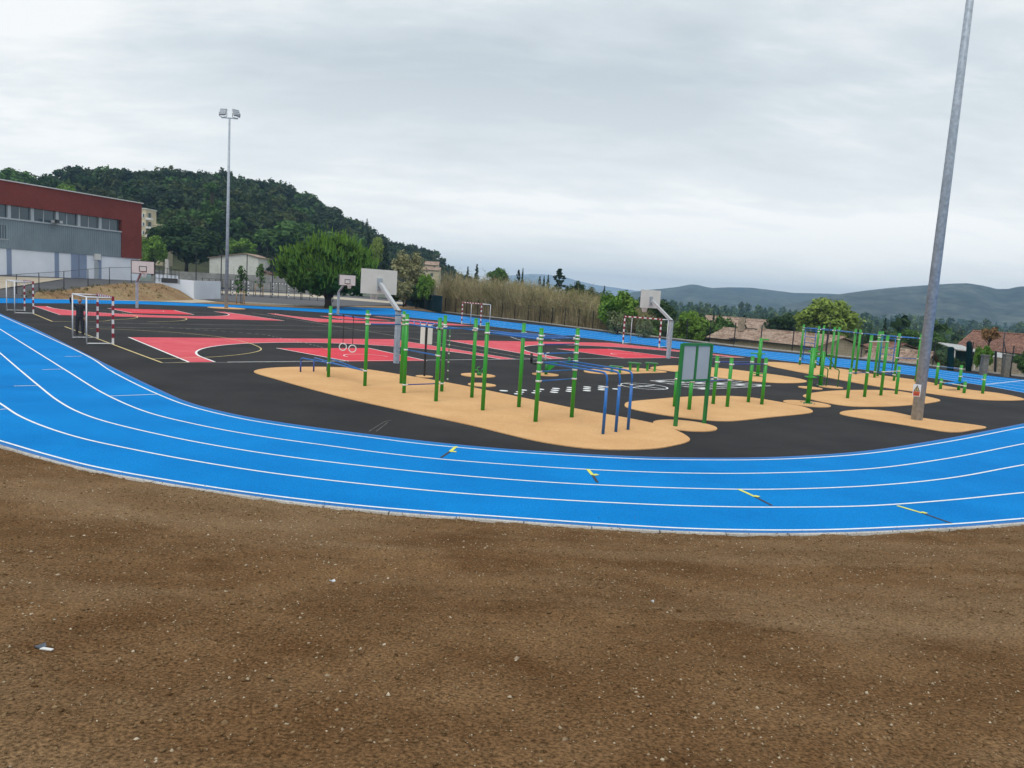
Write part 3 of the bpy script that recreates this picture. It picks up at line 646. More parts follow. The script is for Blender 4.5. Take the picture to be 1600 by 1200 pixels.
# warning plate on the near mast
ws = thing('warning_sign', 'small white plate with warning triangle and orange panel on the mast', 'sign')
P0 = G(1432, 656.5); dcam = Vector((-P0.x, -P0.y, 0)).normalized(); tq = Vector((-dcam.y, dcam.x, 0)); base = P0 + dcam * .185 + tq * (-.10)
def plate(name, mt, pts, d, parent=ws):
    m = MB(); f = [base + tq * x + ZV(z) + dcam * d for x, z in pts]; b_ = [p - dcam * .004 for p in f]; n_ = len(pts)
    m.add(f + b_, [tuple(range(n_)), tuple(range(2 * n_ - 1, n_ - 1, -1))] + [(i, i + n_, (i + 1) % n_ + n_, (i + 1) % n_) for i in range(n_)]); return m.obj(name, mt, parent)
plate('backing_plate', 'white_paint', [(-.115, .80), (.115, .80), (.115, 1.20), (-.115, 1.20)], .004)
plate('orange_panel', 'warn_orange', [(-.095, .82), (.095, .82), (.095, .965), (-.095, .965)], .009)
plate('warning_triangle', 'black_steel', [(-.09, .975), (.09, .975), (0, 1.17)], .009)
plate('triangle_field', 'warn_yellow', [(-.06, .99), (.06, .99), (0, 1.125)], .014)
plate('falling_figure', 'black_steel', [(-.028, 1.0), (-.008, 1.0), (.004, 1.045), (.012, 1.085), (-.014, 1.085), (-.02, 1.04)], .0185)
plate('falling_figure', 'black_steel', [(.012, 1.0), (.04, 1.0), (.03, 1.022), (.012, 1.022)], .0185)
plate('lettering_bar', 'red_band', [(-.07, .85), (.07, .85), (.07, .87), (-.07, .87)], .0135); plate('lettering_bar', 'red_band', [(-.05, .90), (.05, .90), (.05, .915), (-.05, .915)], .0135)

# ---- outdoor gym: posts with clamps and tubes
RP = .057
def gpost(root, p, h, r=RP, material='green_paint'):
    o = part('post', material, root, lambda m: m.tube([p, p + ZV(h)], r, 16)); part('post_cap', 'green_paint', o, lambda m: m.tube([p + ZV(h), p + ZV(h + .012), p + ZV(h + .022)], [r * 1.06, r * 1.06, r * .7], 16)); return o
def gbar(root, a, b, r=.021, material='blue_paint', clamp=True, name='bar'):
    d = (b - a).normalized(); o = part(name, material, root, lambda m: m.tube([a, b], r, 8))
    if clamp:
        for q in (a, b): part('clamp', 'clamp_grey', o, lambda m: m.tube([q - ZV(.024), q + ZV(.024)], RP * 1.22, 14))
        part('clamp_sleeve', 'clamp_grey', o, lambda m: (m.tube([a + d * RP, a + d * (RP + .07)], r * 1.35, 8), m.tube([b - d * RP, b - d * (RP + .07)], r * 1.35, 8)))
    return o
def ladder(root, a0, a1, b0, b1, n, r=.017, material='blue_paint'):
    for k in range(n):
        t = (k + .5) / n; part('rung', material, root, lambda m: m.tube([a0.lerp(a1, t), b0.lerp(b1, t)], r, 8))
rig = thing('workout_rig', 'long green and blue pull-up rig with rings on the biggest tan surface', 'workout rig')
PX = dict(p1=(513, 590), p2=(570, 604), p3=(631, 615), p3b=(626.5, 600), p4=(681, 628), p4b=(690, 612.5), p5=(737, 622), p6=(754, 642), p7=(810.5, 637), p8=(836.5, 660), p9=(893, 653))
Q = {k: G(*v) + ZV(.02) for k, v in PX.items()}
for k in Q: gpost(rig, Q[k], 2.45)
Zb = lambda k, z: Q[k] + ZV(z)
gbar(rig, Zb('p1', 2.2), Zb('p2', 2.2), .024); gbar(rig, Zb('p2', 2.33), Zb('p3b', 2.33)); gbar(rig, Zb('p2', 2.02), Zb('p3b', 2.02)); gbar(rig, Zb('p1', .50), Zb('p2', .50), .024)
gbar(rig, Zb('p3', 2.16), Zb('p4', 2.16), .026); gbar(rig, Zb('p3b', 2.16), Zb('p4b', 2.16), .026); ladder(rig, Zb('p3', 2.17), Zb('p4', 2.17), Zb('p3b', 2.17), Zb('p4b', 2.17), 6)
gbar(rig, Zb('p3', 1.36), Zb('p4', 1.36)); gbar(rig, Zb('p3', .26), Zb('p4b', .26), .018, 'navy_paint'); gbar(rig, Zb('p3', 2.28), Zb('p3b', 2.28), .018, 'green_paint')
gbar(rig, Zb('p4b', 2.1), Zb('p5', 2.1)); gbar(rig, Zb('p4', 2.16), Zb('p5', 2.16)); gbar(rig, Zb('p5', 2.14), Zb('p7', 2.14))
gbar(rig, Zb('p6', 2.18), Zb('p8', 2.18), .028); gbar(rig, Zb('p7', 2.18), Zb('p9', 2.18), .028); ladder(rig, Zb('p6', 2.19), Zb('p8', 2.19), Zb('p7', 2.19), Zb('p9', 2.19), 7)
for z in (2.27, 2.04, 1.57, 1.33, 1.08): gbar(rig, Zb('p8', z), Zb('p9', z), .018, 'navy_paint' if z in (2.04,) else 'blue_paint')
gbar(rig, Zb('p8', 1.80), Zb('p9', 1.80), .02)
pmid = Zb('p8', 1.80).lerp(Zb('p9', 1.80), .15); part('step_bracket', 'clamp_grey', rig, lambda m: (m.tube([pmid, pmid + ZV(-.17)], .018, 8), m.tube([pmid, pmid + (Q['p9'] - Q['p8']).normalized() * .14 + ZV(.02)], .018, 8)))
# three bent dip tubes at the near end, three low ones at the far end
for (lx, ly), t in zip(((942, 679.5), (962, 676), (981, 672.5)), (.10, .5, .9)):
    f = G(lx, ly) + ZV(.02); s = Zb('p8', 1.57).lerp(Zb('p9', 1.57), t); zt = 1.55; d = (Vector((s.x, s.y, 0)) - Vector((f.x, f.y, 0))).normalized()
    tp = f + ZV(zt - .02); o = part('dip_tube', 'blue_paint', rig, lambda m: m.tube([f, tp - ZV(.34)], .040, 12))
    part('bent_tube', 'blue_paint', o, lambda m: m.tube([tp - ZV(.36), tp - ZV(.16), tp - ZV(.06) + d * .03, tp - ZV(.015) + d * .09, tp + d * .2, Vector((s.x, s.y, zt + .03))], .026, 10))
    part('tube_joint', 'clamp_grey', o, lambda m: m.tube([tp - ZV(.36), tp - ZV(.335)], .043, 12))
for (lx, ly), t in zip(((469.5, 582), (490, 581.4), (511, 580.6)), (.12, .5, .88)):
    f = G(lx, ly); s = Zb('p1', .50).lerp(Zb('p2', .50), t); zt = .53; d = (Vector((s.x, s.y, 0)) - f).normalized(); tp = f + ZV(zt)
    o = part('low_dip_tube', 'navy_paint', rig, lambda m: m.tube([f, tp - ZV(.12)], .03, 10))
    part('bent_tube', 'blue_paint', o, lambda m: m.tube([tp - ZV(.14), tp - ZV(.06), tp - ZV(.01) + d * .05, tp + d * .13, s], .024, 10))
# rings on ropes
ra, rb_ = Zb('p1', 2.2), Zb('p2', 2.2)
for t in (.38, .64):
    s = ra.lerp(rb_, t); rope = part('ring_rope', 'black_steel', rig, lambda m: (m.tube([s, s - ZV(.93)], .011, 6), m.box(s, (.07, .07, .07))))
    part('gym_ring', 'white_paint', rope, lambda m: m.torus(s - ZV(1.06), .118, .016, Vector((.25, -.95, 0)).normalized(), 28, 8))
s = Zb('p4b', 2.05) + Vector((.16, .1, 0)); part('climbing_rope', 'dark_green_paint', rig, lambda m: m.tube([s, s - ZV(.8), s - ZV(1.75)], .014, 6))
for k in range(6): part('rope_knot', 'clamp_grey', rig, lambda m: m.box(s - ZV(.25 + .28 * k), (.05, .05, .04)))
# ---- sign with two white leaves on a black post
b = G(663, 588.6); sg = thing('course_sign', 'black post carrying two narrow white panels behind the long rig', 'sign', b)
part('post', 'black_steel', sg, lambda m: m.box((0, 0, .97), (.07, .07, 1.94)), False)
for sx in (-1, 1): part('panel', 'off_white', sg, lambda m: m.box((sx * .135, .01, 1.60), (.18, .02, .74), sx * .25), False)
# ---- information board
bl, br = G(1055, 667.2), G(1100, 662.6); bo = thing('information_board', 'green framed board with two blank grey panels on a round tan surface', 'board', (bl + br) / 2)
ang = math.atan2((br - bl).y, (br - bl).x); wb = (br - bl).length / 2; bo.rotation_euler = (0, 0, ang)
for sx in (-1, 1): part('post', 'dark_green_paint', bo, lambda m: m.box((sx * wb, 0, 1.14), (.085, .085, 2.28)), False)
part('top_rail', 'dark_green_paint', bo, lambda m: m.box((0, 0, 2.26), (2 * wb - .085, .07, .08)), False)
part('bottom_rail', 'dark_green_paint', bo, lambda m: m.box((0, 0, 1.27), (2 * wb - .085, .06, .05)), False)
part('mullion', 'dark_green_paint', bo, lambda m: m.box((0, 0, 1.755), (.075, .06, .92)), False)
for sx in (-1, 1): part('blank_panel', 'sign_grey', bo, lambda m: m.box((sx * (wb / 2), 0, 1.755), (wb - .115, .03, .915)), False)
# ---- stepped parallel bars on the middle surface
st = thing('parallel_bars', 'low green posts with blue parallel bars behind the information board', 'parallel bars')
S = {k: G(*v) + ZV(.02) for k, v in dict(a=(1053.5, 636), b=(1076.5, 641), c=(1114, 632), d=(1136, 636.5), e=(1169, 629.3), f=(1190, 632.8)).items()}
for k, h in zip('abcdef', (1.12, .96, 1.62, 1.62, 1.62, 1.62)): gpost(st, S[k], h, .06)
gbar(st, S['c'] + ZV(1.43), S['e'] + ZV(1.43), .024, 'navy_paint'); gbar(st, S['d'] + ZV(1.42), S['f'] + ZV(1.42), .024, 'navy_paint')
gbar(st, S['a'] + ZV(.90), S['c'] + ZV(.90), .024, 'navy_paint'); gbar(st, S['b'] + ZV(.90), S['d'] + ZV(.90), .024, 'navy_paint')
# ---- pull-up posts of two heights
sp = thing('pull_up_station', 'four green posts, two tall and two short, left of the near mast', 'pull-up station')
S = {k: G(*v) + ZV(.02) for k, v in dict(a=(1324, 623), b=(1350.5, 621), c=(1376, 618.6), d=(1400, 616.5)).items()}
for k, h in zip('abcd', (1.18, 2.5, 2.5, 1.18)): gpost(sp, S[k], h, .062)
gbar(sp, S['b'] + ZV(2.26), S['c'] + ZV(2.26), .02, 'clamp_grey'); gbar(sp, S['a'] + ZV(1.0), S['b'] + ZV(1.0), .02, 'navy_paint'); gbar(sp, S['c'] + ZV(1.0), S['d'] + ZV(1.0), .02, 'clamp_grey')
# ---- long rig at the back right
r2 = thing('climbing_rig', 'tall green rig with blue ladders beside the far right track', 'workout rig')
S = {k: G(*v) + ZV(.02) for k, v in dict(a=(1249.4, 570.5), b=(1273, 575.5), c=(1281, 571.3), d=(1297, 577.7), e=(1304.5, 575.8), f=(1329.5, 583), g=(1336.7, 585.3), h=(1366, 590.6), h2=(1371, 588.5), i=(1396.5, 595.6), j=(1430.5, 597)).items()}
for k in S: gpost(r2, S[k], 2.45, .062)
zz = 2.26
for a, b in (('a', 'b'), ('a', 'c'), ('c', 'e'), ('b', 'd'), ('d', 'f'), ('e', 'g'), ('g', 'h2'), ('f', 'h'), ('h', 'i'), ('h2', 'j'), ('i', 'j')): gbar(r2, S[a] + ZV(zz), S[b] + ZV(zz), .026)
def vladder(root, A, B, z0, z1, zs):
    A2, B2 = A.lerp(B, .16), A.lerp(B, .84); o = part('ladder_frame', 'blue_paint', root, lambda m: (m.tube([A2 + ZV(z0), A2 + ZV(z1)], .026, 8), m.tube([B2 + ZV(z0), B2 + ZV(z1)], .026, 8)))
    for z in zs: part('rung', 'blue_paint', o, lambda m: m.tube([A2 + ZV(z), B2 + ZV(z)], .019, 8))
    for z in (z0 + .06, z1 - .06): gbar(root, A + ZV(z), B + ZV(z), .02)
vladder(r2, S['a'], S['b'], .35, 2.2, (.7, 1.05, 1.4, 1.75)); vladder(r2, S['h'], S['i'], .25, 2.2, (.6, .95, 1.3, 1.65))
gbar(r2, S['i'] + ZV(1.2), S['j'] + ZV(1.2), .02); gbar(r2, S['a'] + ZV(.32), S['b'] + ZV(.32), .02)
# ---- low exercise bench group at the far right
r3 = thing('sit_up_station', 'low green posts with a sloping blue board at the right edge', 'sit-up bench')
S = {k: G(*v) + ZV(.02) for k, v in dict(a=(1462, 602.5), b=(1469, 608.5), c=(1497.5, 610), d=(1506, 615), e=(1535, 615.6)).items()}
for k, h in zip('abcde', (1.12, .50, 1.18, .52, .90)): gpost(r3, S[k], h, .068)
gbar(r3, S['a'] + ZV(.95), S['c'] + ZV(1.02), .022); gbar(r3, S['c'] + ZV(.66), S['e'] + ZV(.66), .02, 'navy_paint'); gbar(r3, S['b'] + ZV(.34), S['d'] + ZV(.34), .02, 'clamp_grey')
a_, c_ = S['b'].lerp(S['d'], .35), S['c']
dd = Vector((c_.x - a_.x, c_.y - a_.y, 0)); dn = dd.normalized(); pn = Vector((-dn.y, dn.x, 0)) * .16
m = MB(); q = [a_ - dn * .15 + pn + ZV(.34), a_ - dn * .15 - pn + ZV(.34), c_ + dn * .25 - pn + ZV(.42), c_ + dn * .25 + pn + ZV(.42)]; m.slab(q, .04); m.obj('sloping_board', 'track', r3)
# ---- single-post stations
def single(label, px, h, handles, plate_z, name='turning_station'):
    p = G(*px) + ZV(.02); t = thing(name, label, 'exercise station', p)
    part('post', 'green_paint', t, lambda m: m.tube([(0, 0, 0), (0, 0, h)], .085, 16)); part('base_flange', 'dark_green_paint', t, lambda m: m.tube([(0, 0, 0), (0, 0, .03)], .16, 16))
    for z, x0, x1, rr in handles: part('handle', 'green_paint', t, lambda m: m.tube([(x0, 0, z), (x1, 0, z + .01)], rr, 8))
    for z, w_ in plate_z: part('step_plate', 'light_steel' if False else 'green_paint', t, lambda m: (m.box((0, 0, z), (w_, .30, .035)), m.box((0, 0, z + .02), (w_ * .95, .27, .006))))
    for k in range(4): part('anchor_bolt', 'dark_steel', t, lambda m: m.box((.26 * math.cos(k * 1.57 + .7), .26 * math.sin(k * 1.57 + .7), .008), (.05, .05, .03)))
    return t
single('stout green post with step plates on a round tan surface, centre right', (1262, 631), 2.02, [(1.88, -.18, .22, .03), (1.72, -.10, .34, .03)], [(.96, .36)])
single('green post with step plates just behind the stout post', (1281.5, 603), 1.55, [(1.40, -.1, .48, .03), (1.30, -.3, .1, .03)], [(.45, .3)])
single('green post with top crossbar alone on a long tan surface', (1183.5, 588.5), 1.86, [(1.80, 0, .38, .035), (1.10, -.45, .25, .03), (1.02, -.1, .1, .06)], [(.14, .46)])
# ---- bent handrails
hr = thing('bent_handrails', 'two thin bent green handrails on a small tan surface', 'handrail')
A0, A1 = G(1291, 603.3), G(1308.5, 605.5)
for p, h, ext in ((A0, .82, Vector((-.55, .05, .28))), (A1, .82, Vector((-.62, .05, .55)))):
    part('rail', 'dark_green_paint', hr, lambda m: m.tube([p, p + ZV(h - .08), p + ZV(h) + Vector((-.06, 0, 0)), p + ZV(h + .02) + Vector((-.2, 0, 0)), p + ZV(h) + ext * .6, p + ZV(h) + ext], .026, 8))
part('tall_upright', 'black_steel', hr, lambda m: m.tube([A1 + ZV(.82) + Vector((-.62, .05, .55)), A1 + ZV(1.6) + Vector((-.66, .06, 0)), A1 + ZV(2.9) + Vector((-.6, .08, 0))], .026, 8))
# ---- step benches
def bench(px, wd, h, label):
    p = G(*px); t = thing('step_bench', label, 'bench', p, math.atan2(-.35, 1), 'low green step benches')
    part('seat', 'dark_green_paint', t, lambda m: m.box((0, 0, h), (wd, .34, .05)), False)
    for sx in (-1, 1): part('leg', 'green_paint', t, lambda m: m.box((sx * wd * .30, 0, h / 2 - .012), (.09, .2, h - .026)), False)
    return t
bench((962, 583), .62, .30, 'lowest green step bench, left of the other two'); bench((990.5, 580.5), .60, .40, 'green step bench in the middle of the three'); bench((1017, 580.5), .58, .40, 'green step bench right of the other two')
# ---- leg press machine and pedal
lp = thing('leg_machine', 'dark green sitting exercise machine seen behind the ladder posts', 'exercise machine', G(853, 586) + ZV(.02), .15)
part('pedestal', 'dark_green_paint', lp, lambda m: m.tube([(0, 0, 0), (0, 0, .52)], .07, 12)); part('beam', 'green_paint', lp, lambda m: m.tube([(-.55, 0, .42), (.1, 0, .50), (.95, 0, .56)], .04, 10))
part('seat', 'black_steel', lp, lambda m: (m.box((-.50, 0, .46), (.34, .34, .05)), m.box((-.66, 0, .68), (.05, .34, .36)))); part('foot_plate', 'dark_green_paint', lp, lambda m: m.box((.95, 0, .62), (.05, .34, .30)))
part('handle', 'dark_green_paint', lp, lambda m: m.tube([(-.3, .2, .5), (-.28, .22, .78), (-.36, .22, .84)], .018, 8)); part('gusset', 'green_paint', lp, lambda m: m.add([(.03, .02, .1), (.03, -.02, .1), (.5, .02, .5), (.5, -.02, .5), (.03, .02, .5), (.03, -.02, .5)], [(0, 2, 4), (1, 5, 3), (0, 1, 3, 2), (2, 3, 5, 4), (0, 4, 5, 1)]))
for px, py, lab in ((749, 587.5, 'small green ground pedal on the round tan surface behind the rig'),):
    pd = thing('ground_pedal', lab, 'exercise station', G(px, py) + ZV(.025))
    part('hub', 'dark_green_paint', pd, lambda m: m.tube([(0, 0, 0), (0, 0, .12)], .09, 12)); part('grip', 'dark_green_paint', pd, lambda m: m.tube([(0, 0, .1), (.08, 0, .22), (.14, .02, .30)], .02, 8)); part('grip', 'green_paint', pd, lambda m: m.tube([(0, 0, .1), (-.08, 0, .2), (-.2, 0, .22)], .02, 8))
    part('handle', 'green_paint', pd, lambda m: m.tube([(-.1, .1, .0), (-.1, .1, .30), (.0, .12, .32)], .018, 8))
# ---- litter on the earth
def on_dirt(px, py):
    lo, hi = 1.0, 30.0
    d = ray(px, py)
    for _ in range(60):
        mid = (lo + hi) / 2; p = Vector((d.x, d.y, d.z)) * mid + Vector((0, 0, EYE))
        if p.z > dirt_z(p.x, p.y): lo = mid
        else: hi = mid
    return p
for px, py, w_, mt, nm, lab in ((519, 909, .055, 'plastic_scrap', 'plastic_scrap', 'small white scrap lying on the earth left of centre'), (62, 1012, .085, 'scrap_dark', 'plastic_scrap', 'grey scrap with a pale edge lying on the earth at the left'), (1019, 941, .03, 'plastic_scrap', 'plastic_scrap', 'tiny white scrap on the earth right of centre')):
    p = on_dirt(px, py); m = MB(); n_ = 7; top = []
    for k in range(n_):
        a = 2 * math.pi * k / n_; top.append(p + Vector((w_ * .5 * math.cos(a) * random.uniform(.75, 1.1), w_ * .28 * math.sin(a) * random.uniform(.7, 1.1), .014 + .012 * math.sin(a * 2))))
    m.slab(top, .008); tag(m.obj(nm, mt), lab, 'litter')
p = on_dirt(72, 1016); m = MB(); m.slab([p + Vector((x, y, z)) for x, y, z in ((-.035, -.008, .012), (.035, -.010, .008), (.045, .003, .012), (-.02, .008, .016))], .006)
tag(m.obj('plastic_scrap', 'off_white'), 'narrow pale strip beside the grey scrap on the earth', 'litter')

# ---- person behind the nearest goal
pb = G(125, 526.5); fc = Vector((.35, -.93, 0)).normalized(); sdv = Vector((fc.y, -fc.x, 0))   # sdv: the person's left... right in the picture is -sdv
person = thing('person', 'person in dark clothes reaching up to the nearest goal', 'person', pb)
def PV(s, f, z): return sdv * s + fc * f + ZV(z)
verts = []; edges = []; rads = []
def jn(p, r, par=None):
    verts.append(tuple(p)); rads.append(r); i = len(verts) - 1
    if par is not None: edges.append((par, i))
    return i
pel = jn(PV(0, 0, .95), (.165, .125)); sp1 = jn(PV(0, 0, 1.12), (.165, .125), pel); sp2 = jn(PV(0, .01, 1.32), (.185, .13), sp1); sh = jn(PV(0, 0, 1.46), (.13, .10), sp2); nk = jn(PV(0, .01, 1.54), (.055, .055), sh)
for s in (-1, 1):
    hp = jn(PV(.095 * s, 0, .88), (.105, .11), pel); kn = jn(PV(.12 * s, .03 * (s < 0), .49), (.075, .08), hp); an = jn(PV(.12 * s + .01, -.02, .10), (.055, .06), kn); to = jn(PV(.13 * s, .14, .045), (.045, .035), an)
l1 = jn(PV(.205, 0, 1.43), (.065, .065), sh); l2 = jn(PV(.36, .08, 1.62), (.052, .052), l1); l3 = jn(PV(.37, .14, 1.84), (.04, .04), l2)
q1 = jn(PV(-.205, 0, 1.43), (.065, .065), sh); q2 = jn(PV(-.30, .04, 1.16), (.052, .052), q1); q3 = jn(PV(-.24, .20, .98), (.042, .042), q2)
me = bpy.data.meshes.new('body'); me.from_pydata(verts, edges, []); me.materials.append(MATS['cloth_dark']); bod = bpy.data.objects.new('body', me); COL.objects.link(bod); bod.parent = person
sm = bod.modifiers.new('skin', 'SKIN'); sm.use_smooth_shade = True; bod.modifiers.new('sub', 'SUBSURF').levels = 1; bod.modifiers['sub'].render_levels = 2
for i, r in enumerate(rads): me.skin_vertices[0].data[i].radius = r
me.skin_vertices[0].data[0].use_root = True
def ball(m, c, r, n=14, k=9):
    vs = []; fs = []
    for i in range(k + 1):
        a = math.pi * i / k
        for j in range(n):
            b = 2 * math.pi * j / n; vs.append(c + sdv * (r[0] * math.sin(a) * math.cos(b)) + fc * (r[1] * math.sin(a) * math.sin(b)) + ZV(r[2] * math.cos(a)))
    for i in range(k):
        for j in range(n): fs.append((i * n + j, (i + 1) * n + j, (i + 1) * n + (j + 1) % n, i * n + (j + 1) % n))
    m.add(vs, fs)
hd = part('head', 'skin', person, lambda m: (ball(m, PV(0, .02, 1.675), (.078, .095, .115)), ball(m, PV(0, .115, 1.665), (.016, .022, .026), 8, 6), ball(m, PV(.078, .01, 1.67), (.014, .028, .034), 8, 6), ball(m, PV(-.078, .01, 1.67), (.014, .028, .034), 8, 6), m.tube([PV(0, .01, 1.52), PV(0, .015, 1.60)], .052, 12)))
part('hair', 'hair', hd, lambda m: ball(m, PV(0, -.008, 1.705), (.084, .096, .100)))
part('eye', 'black_steel', hd, lambda m: (ball(m, PV(.03, .104, 1.69), (.012, .008, .008), 8, 5), ball(m, PV(-.03, .104, 1.69), (.012, .008, .008), 8, 5)))
part('mouth', 'rim_red', hd, lambda m: ball(m, PV(0, .110, 1.618), (.026, .008, .006), 8, 5))
for s, c in ((1, PV(.37, .14, 1.85)), (-1, PV(-.24, .22, .95))):
    dz = 1 if s > 0 else -1
    def hand(m):
        ball(m, c + ZV(.04 * dz), (.042, .022, .052))
        for k in range(4):
            x = (-.03 + k * .02); L_ = (.075, .088, .083, .066)[k]
            m.tube([c + sdv * x + ZV(.08 * dz), c + sdv * x + ZV((.08 + L_ * .55) * dz) + fc * .012, c + sdv * x + ZV((.08 + L_ * .85) * dz) + fc * .04], [.009, .0085, .007], 6)
        m.tube([c + sdv * (-.04 * s) + ZV(.03 * dz), c + sdv * (-.065 * s) + ZV(.06 * dz) + fc * .02, c + sdv * (-.06 * s) + ZV(.09 * dz) + fc * .03], [.011, .010, .008], 6)
    part('hand', 'skin', person, hand)
for s in (-1, 1): part('shoe', 'black_steel', person, lambda m: ball(m, PV(.125 * s, .06, .045), (.05, .14, .048)))

# ================================================================== BACKGROUND
# ---- trees
def leaves(rng, cen, rad, n, size, up_bias=0.35, flat=1.0):
    """n leaf-clump quads spread over clusters (cen, rad); returns verts, faces"""
    k = rng.integers(0, len(cen), n); d = rng.normal(0, 1, (n, 3)); d /= np.linalg.norm(d, axis=1)[:, None] + 1e-9
    rr = rng.random(n) ** 0.45
    c = cen[k] + d * (rad[k] * rr)[:, None] * np.array((1, 1, flat))
    nr = d * 1.1 + rng.normal(0, .40, (n, 3)); nr[:, 2] += up_bias; nr /= np.linalg.norm(nr, axis=1)[:, None]
    a = np.cross(nr, rng.normal(0, 1, (n, 3))); a /= np.linalg.norm(a, axis=1)[:, None] + 1e-9; b = np.cross(nr, a)
    s = (size * rng.uniform(.55, 1.35, n))[:, None]; e = rng.uniform(.45, .9, n)[:, None]
    v = np.stack([c - a * s, c - b * s * e * .8 + a * s * .1, c + a * s, c + b * s * e], 1).reshape(-1, 3)
    f = np.arange(4 * n).reshape(-1, 4); return v, f
def crown_clusters(rng, kind, h, wd, th):
    """cluster centres and radii for a crown of total height h, width wd, starting at th"""
    c = []; r = []
    H = h - th
    if kind == 'round':
        for _ in range(46):
            d = rng.normal(0, 1, 3); d /= np.linalg.norm(d); q = rng.random() ** .38 * .80
            c.append((d[0] * wd / 2 * q, d[1] * wd / 2 * q, th + H * .5 + d[2] * H * .5 * q)); r.append(wd * rng.uniform(.10, .17))
    elif kind == 'cypress':
        for i in range(26):
            t = i / 25; w_ = wd / 2 * (math.sin(min(1, t * 3.2 + .25) * math.pi / 2)) * (1 - t ** 2.2) + .05
            a = rng.uniform(0, 6.28); c.append((math.cos(a) * w_ * .45, math.sin(a) * w_ * .45, th + H * t * .97)); r.append(w_ * .75 + .05)
    elif kind == 'cone':
        for i in range(60):
            t = rng.random() ** .8; w_ = wd / 2 * (1 - t) + .1; a = rng.uniform(0, 6.28); q = rng.uniform(.4, 1)
            c.append((math.cos(a) * w_ * q, math.sin(a) * w_ * q, th + H * t - .1 * w_ * q)); r.append(max(.15, wd * .09 * (1.2 - t)))
    elif kind == 'pine':
        for _ in range(26):
            a = rng.uniform(0, 6.28); q = rng.random() ** .5 * .85; t = rng.uniform(.0, 1)
            c.append((math.cos(a) * wd / 2 * q, math.sin(a) * wd / 2 * q, th + H * (.35 + .5 * t * (1 - q * .6)))); r.append(wd * rng.uniform(.10, .18))
    elif kind == 'poplar':
        for i in range(44):
            t = rng.random(); w_ = wd / 2 * math.sin(math.pi * min(1, .18 + t * .80)) ** .7; a = rng.uniform(0, 6.28); q = rng.random() ** .5
            c.append((math.cos(a) * w_ * q * .8, math.sin(a) * w_ * q * .8, th + H * t)); r.append(wd * .17)
    elif kind == 'cedar':
        for i in range(7):
            t = i / 6; w_ = wd / 2 * (1 - t * .75)
            for k in range(7):
                a = rng.uniform(0, 6.28); q = rng.uniform(.2, 1.15); c.append((math.cos(a) * w_ * q, math.sin(a) * w_ * q, th + H * t + rng.uniform(-.7, .7) - .5 * q)); r.append(wd * rng.uniform(.06, .13))
    return np.array(c), np.array(r)
TREES = {}
def tree_proto(key, kind, h, wd, th, mtl, n, size, seed, trunk_r=None, bark='bark', flat=1.0):
    rng = np.random.default_rng(seed); cen, rad = crown_clusters(rng, kind, h, wd, th)
    v, f = leaves(rng, cen, rad, n, size, flat=flat)
    m = MB(); tr = trunk_r or h * .022
    top = h * (.9 if kind in ('cypress', 'cone', 'poplar', 'cedar') else .62)
    bend = [(0, 0, -.4), (rng.normal(0, .01) * h, rng.normal(0, .01) * h, th * .7), (rng.normal(0, .015) * h, rng.normal(0, .015) * h, (th + top) / 2), (0, 0, top)]
    m.tube(bend, [tr * 1.25, tr, tr * .7, tr * .2], 8)
    if kind in ('round', 'pine', 'poplar'):
        for k in range(0, len(cen), 3 if kind != 'pine' else 2):
            b0 = Vector((bend[1][0], bend[1][1], th * .75 + (h - th) * .25 * rng.random())); e_ = Vector(cen[k]); md = b0.lerp(e_, .5) + Vector((0, 0, -.03 * h)); m.tube([b0, md, e_], [tr * .45, tr * .28, tr * .10], 5)
    TREES[key] = (v, f, mtl, m, bark)
def plant(key, name, label, loc, cat='tree', scale=(1, 1, 1), rz=None, group=None):
    v, f, mtl, m, bark = TREES[key]
    t = thing(name, label, cat, loc, random.uniform(0, 6.28) if rz is None else rz, group); t.scale = scale
    if key not in TREECACHE:
        c = npmesh('crown', v, f, mtl); k = m.obj('trunk', bark, None, True); TREECACHE[key] = (c.data, k.data)
        c.parent = t; k.parent = t
    else:
        for nm, dt in zip(('crown', 'trunk'), TREECACHE[key]):
            o = bpy.data.objects.new(nm, dt); COL.objects.link(o); o.parent = t
    return t
TREECACHE = {}
tree_proto('oak', 'round', 10, 10, 1.6, 'leaf_dark', 6000, .34, 1)
tree_proto('oak2', 'round', 10, 10, 1.8, 'leaf_mid', 5500, .36, 2)
tree_proto('bright', 'round', 10, 9, 1.2, 'leaf_bright', 5500, .34, 3)
tree_proto('yellow', 'round', 10, 9.5, 1.0, 'leaf_yellowgreen', 9000, .30, 4)
tree_proto('cypress', 'cypress', 10, 1.9, .3, 'leaf_cypress', 1500, .22, 5)
tree_proto('conifer', 'cone', 10, 5.5, .8, 'leaf_cypress', 2600, .30, 6)
tree_proto('poplar', 'poplar', 10, 4.2, .6, 'leaf_mid', 2600, .28, 7)
tree_proto('cedar', 'cedar', 10, 7, 1.5, 'leaf_cypress', 2400, .34, 8, flat=.6)
tree_proto('blossom', 'round', 10, 8.5, 1.6, 'leaf_blossom', 3600, .26, 9)
tree_proto('whiteshrub', 'round', 3, 4.5, .2, 'leaf_white', 1700, .15, 10)
tree_proto('brownpalm', 'round', 4, 3.2, 2.4, 'leaf_brown', 700, .22, 11, trunk_r=.12)
tree_proto('pineA', 'pine', 12, 8, 6.0, 'leaf_pine', 900, .48, 12, trunk_r=.16, bark='pale_bark')
tree_proto('sapling', 'poplar', 3.4, 1.2, 1.0, 'leaf_mid', 260, .13, 13, trunk_r=.03)
